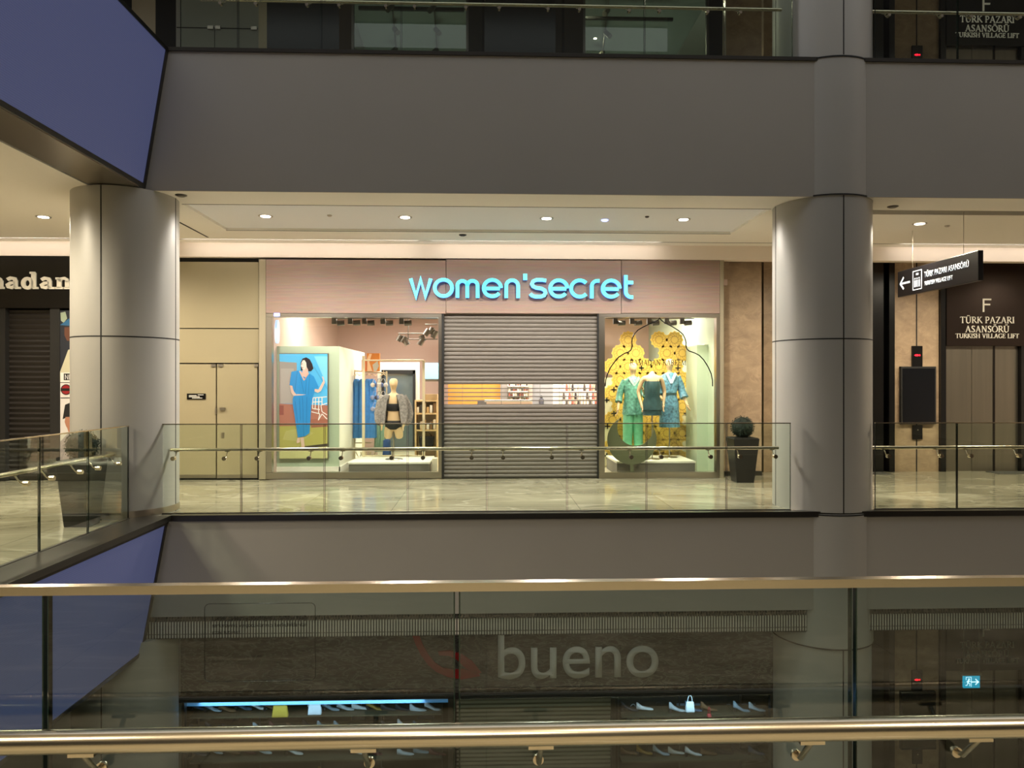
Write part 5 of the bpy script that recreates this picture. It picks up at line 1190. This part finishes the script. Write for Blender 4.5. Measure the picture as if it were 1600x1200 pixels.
up(732, 757, mat('brown_black', '#2a241f', .5), 'dark brown pier between upper shop window and black doorway'); up(757, 868, 'black', 'black doorway on the upper level'); up(868, 911, mat('brown_dark2', '#332b25', .5), 'dark pier right of the upper black doorway')
up(1108, 1129, 'blackm', 'dark jamb right of the upper right window'); up(1129, 1135, 'frame', 'brown pilaster right of the upper right window')
up(-300, 140, 'blackm', 'dark wall of the upper level at far left')
def upper_window(idx, a, b, label):
    f = MB(); Y = FY
    f.box(PX(a, Y), PX(b, Y), Y, Y + .08, UB, UB + .1); f.box(PX(a, Y), PX(b, Y), Y, Y + .08, UB + 3.0, UB + 3.7); f.box(PX(a, Y), PX(a, Y) + .04, Y, Y + .08, UB, UB + 3); f.box(PX(b, Y) - .04, PX(b, Y), Y, Y + .08, UB, UB + 3)
    w = struct('window_%d' % idx, f, 'dsteel', label)
    box(PX(a, Y) + .04, PX(b, Y) - .04, Y + .03, Y + .04, UB + .1, UB + 3).build('glass_pane', 'glass_dark', w)
    struct('ceiling', box(PX(a, Y) - .3, PX(b, Y) + .3, Y + .2, 18, UB + 3.1, UB + 3.2), mat('upper_ceiling', '#aab2aa', .8), 'pale shop ceiling behind ' + label)
    struct('wall_upper_back', box(PX(a, Y) - .3, PX(b, Y) + .3, 18, 18.1, UB, UB + 3.1), mat('upper_back', '#8d9790', .8), 'shop back wall behind ' + label)
    return w
upper_window(3, 549, 732, 'left dark shop window on the upper level'); upper_window(4, 911, 1108, 'right dark shop window on the upper level')
zc = UB + 3.1
for (pxa, pts, l) in ((0, ((613, 22), (622, 60)), 'track spotlights hanging in the upper left shop window'), (1, ((678, 22), (685, 72)), 'track spotlights hanging right of centre in the upper left shop window'), (2, ((950, 30), (938, 72)), 'track spotlights hanging in the upper right shop window')):
    t = None; Y = 14.2
    t = thing('track_lights', l, 'spotlight', (PX(pts[0][0], Y), Y, zc))
    xa, xb = PX(pts[0][0], 13.4), PX(pts[1][0], 16.5)
    MB().tube([(xa, 13.3, zc - .1), (xb, 16.5, zc - .1)], .015, 6).build('track', 'can', t)
    for k in range(4):
        u = .1 + .27 * k; x_, y_ = xa + (xb - xa) * u, 13.3 + 3.2 * u; MB().cyl((x_, y_, zc - .12), (x_ + .08 * (1 if k % 2 else -1), y_ - .1, zc - .25), .05, 10).build('lamp_head', 'can', t)
for x, y in ((PX(930, 15), 15.0), (PX(913, 13), 13.5)):
    downlight(x, y, zc, 12, 'small lit downlight inside the upper right shop window', r=.05, grp='downlights inside the upper right shop')
o = box(PX(560, 13.6), PX(725, 13.6), 13.6, 13.66, PZ(18, 13.6), PZ(13, 13.6)).build('ceiling_slot', 'blackm'); tag(o, 'dark linear slot on the ceiling in the upper left window', 'vent')
o = box(PX(915, 13.6), PX(1052, 13.6), 13.6, 13.66, PZ(27, 13.6), PZ(23, 13.6)).build('ceiling_slot', 'blackm'); tag(o, 'dark linear slot on the ceiling in the upper right window', 'vent')
lamp('upper_shop_glow', 'AREA', (PX(640, 15.5), 15, UB + .6), 9, (.9, 1, .92), rot=(math.pi, 0, 0), shape='SQUARE', size=1.5)
lamp('upper_shop_glow', 'AREA', (PX(1000, 15.5), 15, UB + .6), 11, (.9, 1, .92), rot=(math.pi, 0, 0), shape='SQUARE', size=1.5)

# ================================================================== LOWER LEVEL: shoe shop
ZSB = PZ(1080, FY)      # bottom of the granite band
lf = thing('shop_facade', 'dark mottled stone fascia of the shoe shop on the lower level', 'shop fascia', (PX(750, FY), FY, ZSB))
box(PX(284, FY), PX(1212, FY), FY - .04, FY + .1, ZSB, ZBC - .002).build('stone_board', 'granite', lf)
box(PX(276, FY), PX(1212, FY), FY - .06, FY + .1, ZSB - .09, ZSB).build('lower_trim', 'blackm', lf)
bn = thing('shop_sign', 'grey letters reading bueno on the dark stone fascia below', 'sign', (PX(900, FY), FY - .06, PZ(1059, FY)))
Yn = FY - .08
x_pos = [(778, 836), (840, 869.5 + 0), ]
font_mesh('lettering', 'bueno', PZ(988, Yn, 900) - PZ(1060, Yn, 900), mat('bueno_white', '#f4f2ea', .5), bn, X0=PX(778, Yn), X1=PX(1029, Yn), Yf=FY - .041, Z0=PZ(1060, Yn, 900), depth=.04, bold=.004)
shp = [(645, 993), (656, 994), (664, 1018), (674, 1036), (690, 1046), (712, 1055), (735, 1056), (752, 1052), (742, 1042), (722, 1032), (706, 1026), (686, 1022), (684, 1018), (704, 1018), (726, 1026), (746, 1040), (753, 1053), (735, 1061), (705, 1060), (684, 1053), (668, 1040), (655, 1020)]
def shoe_logo(label):
    t = thing('shop_emblem', label, 'emblem', (PX(700, Yn), FY - .06, PZ(1060, Yn)))
    def poly(a, c, hexm):
        m_ = MB()
        for k in range(len(a) - 1):
            q = [a[k], a[k + 1], c[k + 1], c[k]]; m_.prism([(PX(p[0], Yn), PZ(p[1], Yn, 700)) for p in q], Yn, FY - .041)
        return m_.build('stroke', hexm, t)
    poly([(644, 992), (650, 1008), (658, 1024), (668, 1038), (682, 1050), (700, 1058), (722, 1062), (750, 1057)], [(655, 993), (662, 1010), (670, 1024), (680, 1036), (692, 1044), (708, 1047), (726, 1046), (748, 1052)], 'shoeplastic')
    poly([(684, 1018), (704, 1017), (722, 1023), (738, 1034), (752, 1052)], [(686, 1024), (702, 1025), (714, 1031), (724, 1042), (744, 1054)], 'shoeplastic')
    return t
shoe_logo('red high-heel shaped emblem left of the bueno letters')
# shop windows and shutter below
def low_window(idx, a, b, label):
    f = MB(); zt_ = ZSB - .09; f.box(PX(a, FY), PX(b, FY), FY, FY + .1, ZB, ZB + .15); f.box(PX(a, FY), PX(a + 4, FY), FY, FY + .1, ZB, zt_); f.box(PX(b - 8, FY), PX(b, FY), FY, FY + .1, ZB, zt_)
    w = struct('window_%d' % idx, f, 'dsteel', label)
    box(PX(a + 4, FY), PX(b - 8, FY), FY + .03, FY + .042, ZB + .15, zt_).build('glass_pane', 'glass_shop', w); return w
low_window(5, 284, 708, 'left display window of the shoe shop below'); low_window(6, 958, 1212, 'right display window of the shoe shop below')
mb = MB(); z = ZB
X0, X1 = PX(712, FY), PX(956, FY)
while z < ZSB - .15:
    mb.add([(X0, FY + .06, z), (X1, FY + .06, z), (X1, FY + .045, z + .035), (X0, FY + .045, z + .035), (X0, FY + .06, z + .069), (X1, FY + .06, z + .069)], [(0, 1, 2, 3), (3, 2, 5, 4)]); z += .069
s3 = thing('roller_shutter', 'grey green closed shutter of the shoe shop below', 'shutter', (PX(835, FY), FY, ZB)); mb.build('slat_curtain', mat('lower_shutter', '#7c7c6c', .5, metal=.3), s3)
for a in (709, 955): pbox(a, a + 4, 1082, 1440, FY - .01, FY + .1).build('guide_rail', 'dsteel', s3)
struct('wall_lower_pier', box(PX(236, FY), PX(283, FY), FY, FY + .15, ZB, ZBC), mat('lower_pier', '#7d8078', .6), 'grey pier left of the shoe shop')
struct('wall_lower_pier', box(PX(1213, FY), PX(1320, FY), FY + .1, FY + .25, ZB, ZBC), mat('lower_pier2', '#8b938c', .6), 'pale grey wall between shoe shop and lower column')
struct('wall_lower_left', box(XL, PX(236, FY), FY, FY + .15, ZB, ZBC), mat('lower_left_wall', '#73766c', .6), 'dim wall of the lower level at far left')
struct('wall_lower_back', box(PX(283, FY), PX(1212, FY), 14.2, 14.3, ZB, ZBC), mat('shoe_shop_back', '#3d382c', .7), 'dark olive back wall of the shoe shop')
struct('wall_lower_divider', box(PX(709, FY), PX(712, FY), FY + .12, 14.2, ZB, ZBC), 'blackm', 'inner divider of the shoe shop, left of its shutter')
struct('wall_lower_divider', box(PX(957, FY), PX(960, FY), FY + .12, 14.2, ZB, ZBC), 'blackm', 'inner divider of the shoe shop, right of its shutter')
strip = box(PX(290, 12.7), PX(700, 12.7), 12.7, 12.76, PZ(1096, 12.7), PZ(1090, 12.7)).build('light_strip', mat('blue_strip', '#5f93c4', .5, emit='#5a96cc', es=.4)); tag(strip, 'blue strip light along the head of the left shoe window', 'light strip')
lamp('shoe_window_light', 'AREA', (PX(490, 12.8), 12.62, PZ(1090, 12.8) - .02), 13, (.7, .85, 1), rot=(math.radians(42), 0, 0), shape='RECTANGLE', size=3.8, size_y=.2)
lamp('shoe_window_light', 'AREA', (PX(1080, 12.8), 12.62, PZ(1090, 12.8) - .02), 8, (.7, .85, 1), rot=(math.radians(42), 0, 0), shape='RECTANGLE', size=2.0, size_y=.2)
# shelves, shoes and bags
def shoe(x, y, z, col, label, group, s=1.25, heel=.05):
    t = thing('shoe', label, 'shoe', (x, y, z), group)
    up_ = MB(); vs = []; fs = []; n = 12; prof = [(-.12, .012, .10, heel), (-.10, .03, .10, heel), (-.04, .034, .06, heel * .6), (.03, .036, .04, .01), (.09, .034, .035, .005), (.125, .012, .02, .005)]
    for (u, hw, hh, b) in prof:
        for k in range(n):
            a = 2 * math.pi * k / n; vs.append((x + u * s, y + hw * s * math.cos(a), z + (b + hh / 2 + hh / 2 * math.sin(a)) * s))
    for i in range(len(prof) - 1):
        for k in range(n): fs.append((i * n + k, i * n + (k + 1) % n, (i + 1) * n + (k + 1) % n, (i + 1) * n + k))
    up_.add(vs, fs, col, True); up_.build('upper', 'goods', t)
    box(x - .12 * s, x - .085 * s, y - .012, y + .012, z, z + heel * s + .01, col='#2a2622').build('heel', 'goods', t)
    return t
def bag(x, y, z, col, label, w=.28, h=.2):
    t = thing('handbag', label, 'handbag', (x, y, z))
    MB().hexa([(x - w / 2, y, z), (x + w / 2, y, z), (x + w / 2, y + .1, z), (x - w / 2, y + .1, z)], [(x - w * .42, y + .03, z + h), (x + w * .42, y + .03, z + h), (x + w * .42, y + .07, z + h), (x - w * .42, y + .07, z + h)], col).build('bag_body', 'goods', t, .02)
    MB().tube([(x - w * .25 * math.cos(a), y + .05, z + h - .01 + .12 * math.sin(a)) for a in (0, .4, .8, 1.2, 1.57, 1.94, 2.34, 2.74, 3.14)], .006, 6, col).build('bag_handle', 'goods', t)
    return t
sf = thing('display_shelf', 'shelving of shoes and bags behind the left lower window', 'shelf', (PX(490, 13), 13, ZB)); sf2 = thing('display_shelf', 'shelving of shoes and bags behind the right lower window', 'shelf', (PX(1080, 13), 13, ZB))
rows = (1118, 1150, 1188, 1226)
for nm_, a, b, root_ in (('left', 296, 690, sf), ('right', 972, 1196, sf2)):
    for py in rows: pbox(a, b, py, py + 2.5, 13.0, 13.4).build('shelf_board', mat('shelf_olive', '#57523f', .5), root_)
    for px in range(a, b + 1, 98): box(PX(px, 13.0), PX(px + 1.5, 13.0), 13.38, 13.41, ZB, PZ(1096, 13)).build('post', 'dsteel', root_)
scol = ['#c8d4dc', '#3a3a3c', '#7a5a3a', '#9fb4c4', '#20242a', '#a8863a', '#e2e6e8', '#5a2a28', '#4a6078']
rr_ = random.Random(11); Rn = ('top', 'second', 'third', 'lowest')
for r_, py in enumerate(rows):
    for px in range(308, 690, 25 if r_ else 23):
        if rr_.random() < .12: continue
        c = scol[rr_.randrange(9)]
        shoe(PX(px, 13.1), 13.12 + rr_.uniform(0, .1), PZ(py, 13.0, px), c, 'display shoe on the %s shelf of the left lower window' % Rn[r_], 'shoes on the %s shelf, left lower window' % Rn[r_], 1.25, rr_.choice((.02, .05, .07)))
    for px in range(984, 1190, 25):
        if rr_.random() < .15: continue
        c = scol[rr_.randrange(9)]
        shoe(PX(px, 13.1), 13.12 + rr_.uniform(0, .1), PZ(py, 13.0, px), c, 'display shoe on the %s shelf of the right lower window' % Rn[r_], 'shoes on the %s shelf, right lower window' % Rn[r_], 1.25, rr_.choice((.02, .05, .07)))
Yg = 12.6
for (px, py, c, l, w, h) in ((438, 1120, '#a8902c', 'mustard yellow handbag hanging near the head of the left lower window', .28, .2), (492, 1116, '#b6c4d0', 'pale grey handbag right of the mustard one in the left lower window', .24, .2), (1078, 1112, '#d4e4ee', 'white handbag in the right lower window', .16, .18), (1108, 1120, '#9a1c24', 'small red handbag in the right lower window', .08, .06)):
    bag(PX(px, Yg + .2), Yg + .15, PZ(py, Yg + .2, px), c, l, w, h)

# wall cards and hanging bags filling the upper part of both windows
bcols = ['#8fa3b4', '#2c3a48', '#6b5a30', '#c4d2dc', '#33363a', '#7b8894', '#4d3b2a']
where = ('leftmost', 'second from left', 'third from left', 'fourth from left', 'fifth from left', 'sixth from left')
for k, px in enumerate((318, 362, 405, 560, 610, 665)):
    bag(PX(px, 13.6), 13.6, PZ(1128, 13.6, px), bcols[k], 'handbag standing in the back row of the left lower window, %s' % where[k], .26 + .03 * (k % 3), .2 + .03 * (k % 2))
for k, px in enumerate((990, 1030, 1140, 1180)):
    bag(PX(px, 13.6), 13.6, PZ(1128, 13.6, px), bcols[(k + 3) % 7], 'handbag standing in the back row of the right lower window, %s' % where[k], .24 + .03 * (k % 3), .2 + .04 * (k % 2))
for nm_, a, b in (('left', 296, 690), ('right', 972, 1196)):
    o = pbox(a, b, 1128, 1131, 13.55, 13.9).build('back_ledge', mat('shelf_olive', '#57523f', .5)); tag(o, 'narrow ledge of handbags at the back of the %s lower window' % nm_, 'shelf')
for k, (px, w, h, c) in enumerate(((340, 30, 60, '#56718a'), (500, 26, 52, '#a7b9c6'), (600, 40, 70, '#3a4650'))):
    o = pbox(px, px + w, 1100, 1100 + h, 14.15, 14.19, col=c).build('display_card', 'goods'); tag(o, 'plain display card on the back wall of the left lower window, %s' % ('left', 'middle', 'right')[k], 'card')
for k, (px, w, h, c) in enumerate(((1058, 36, 62, '#8fb4cc'), (1150, 30, 60, '#62788a'))):
    o = pbox(px, px + w, 1100, 1100 + h, 14.15, 14.19, col=c).build('display_card', 'goods'); tag(o, 'plain display card on the back wall of the right lower window, %s' % ('left', 'right')[k], 'card')

# exit sign hanging on the lower level
Ye = 10.3
es = thing('exit_sign', 'glowing blue running-man exit sign with arrow on the lower level', 'exit sign', (PX(1518, Ye), Ye, PZ(1075, Ye, 1518)))
pbox(1506, 1531, 1056, 1075, Ye, Ye + .03).build('panel', mat('exit_blue', '#1f8fae', .4, emit='#1c98b8', es=1.0), es)
pbox(1503, 1534, 1052, 1056, Ye - .01, Ye + .04).build('housing', 'steel', es)
for px in (1507, 1531): MB().cyl((PX(px, Ye), Ye + .015, PZ(1053, Ye, px)), (PX(px, Ye), Ye + .015, ZBC), .003, 6).build('suspension_wire', 'steel', es)
mb = MB(); G = lambda x, y: (PX(1200 + x / 4, Ye), PZ(900 + y / 4, Ye, 1518))
def gs(a, w):
    for q in ribbon([G(*p) for p in a], w): mb.prism([tuple(v) for v in q], Ye - .003, Ye - .0005)
gs([(1272, 662), (1312, 662)], .016); gs([(1296, 644), (1314, 662), (1296, 680)], .016)
gs([(1238, 632), (1270, 632), (1270, 692)], .007); gs([(1238, 632), (1238, 650)], .007)
gs([(1254, 652), (1248, 668)], .02); gs([(1250, 654), (1262, 660), (1268, 656)], .007); gs([(1250, 654), (1240, 662)], .007); gs([(1249, 668), (1262, 674), (1260, 688)], .009); gs([(1248, 668), (1244, 682), (1234, 684)], .009)
c_ = G(1256, 645); mb.prism(arc(c_[0], c_[1], .014, 0, 360, 12)[:-1], Ye - .003, Ye - .0005)
mb.build('pictogram', mat('exit_white', '#d8f4ff', .5, emit='#d8f4ff', es=1.2), es)
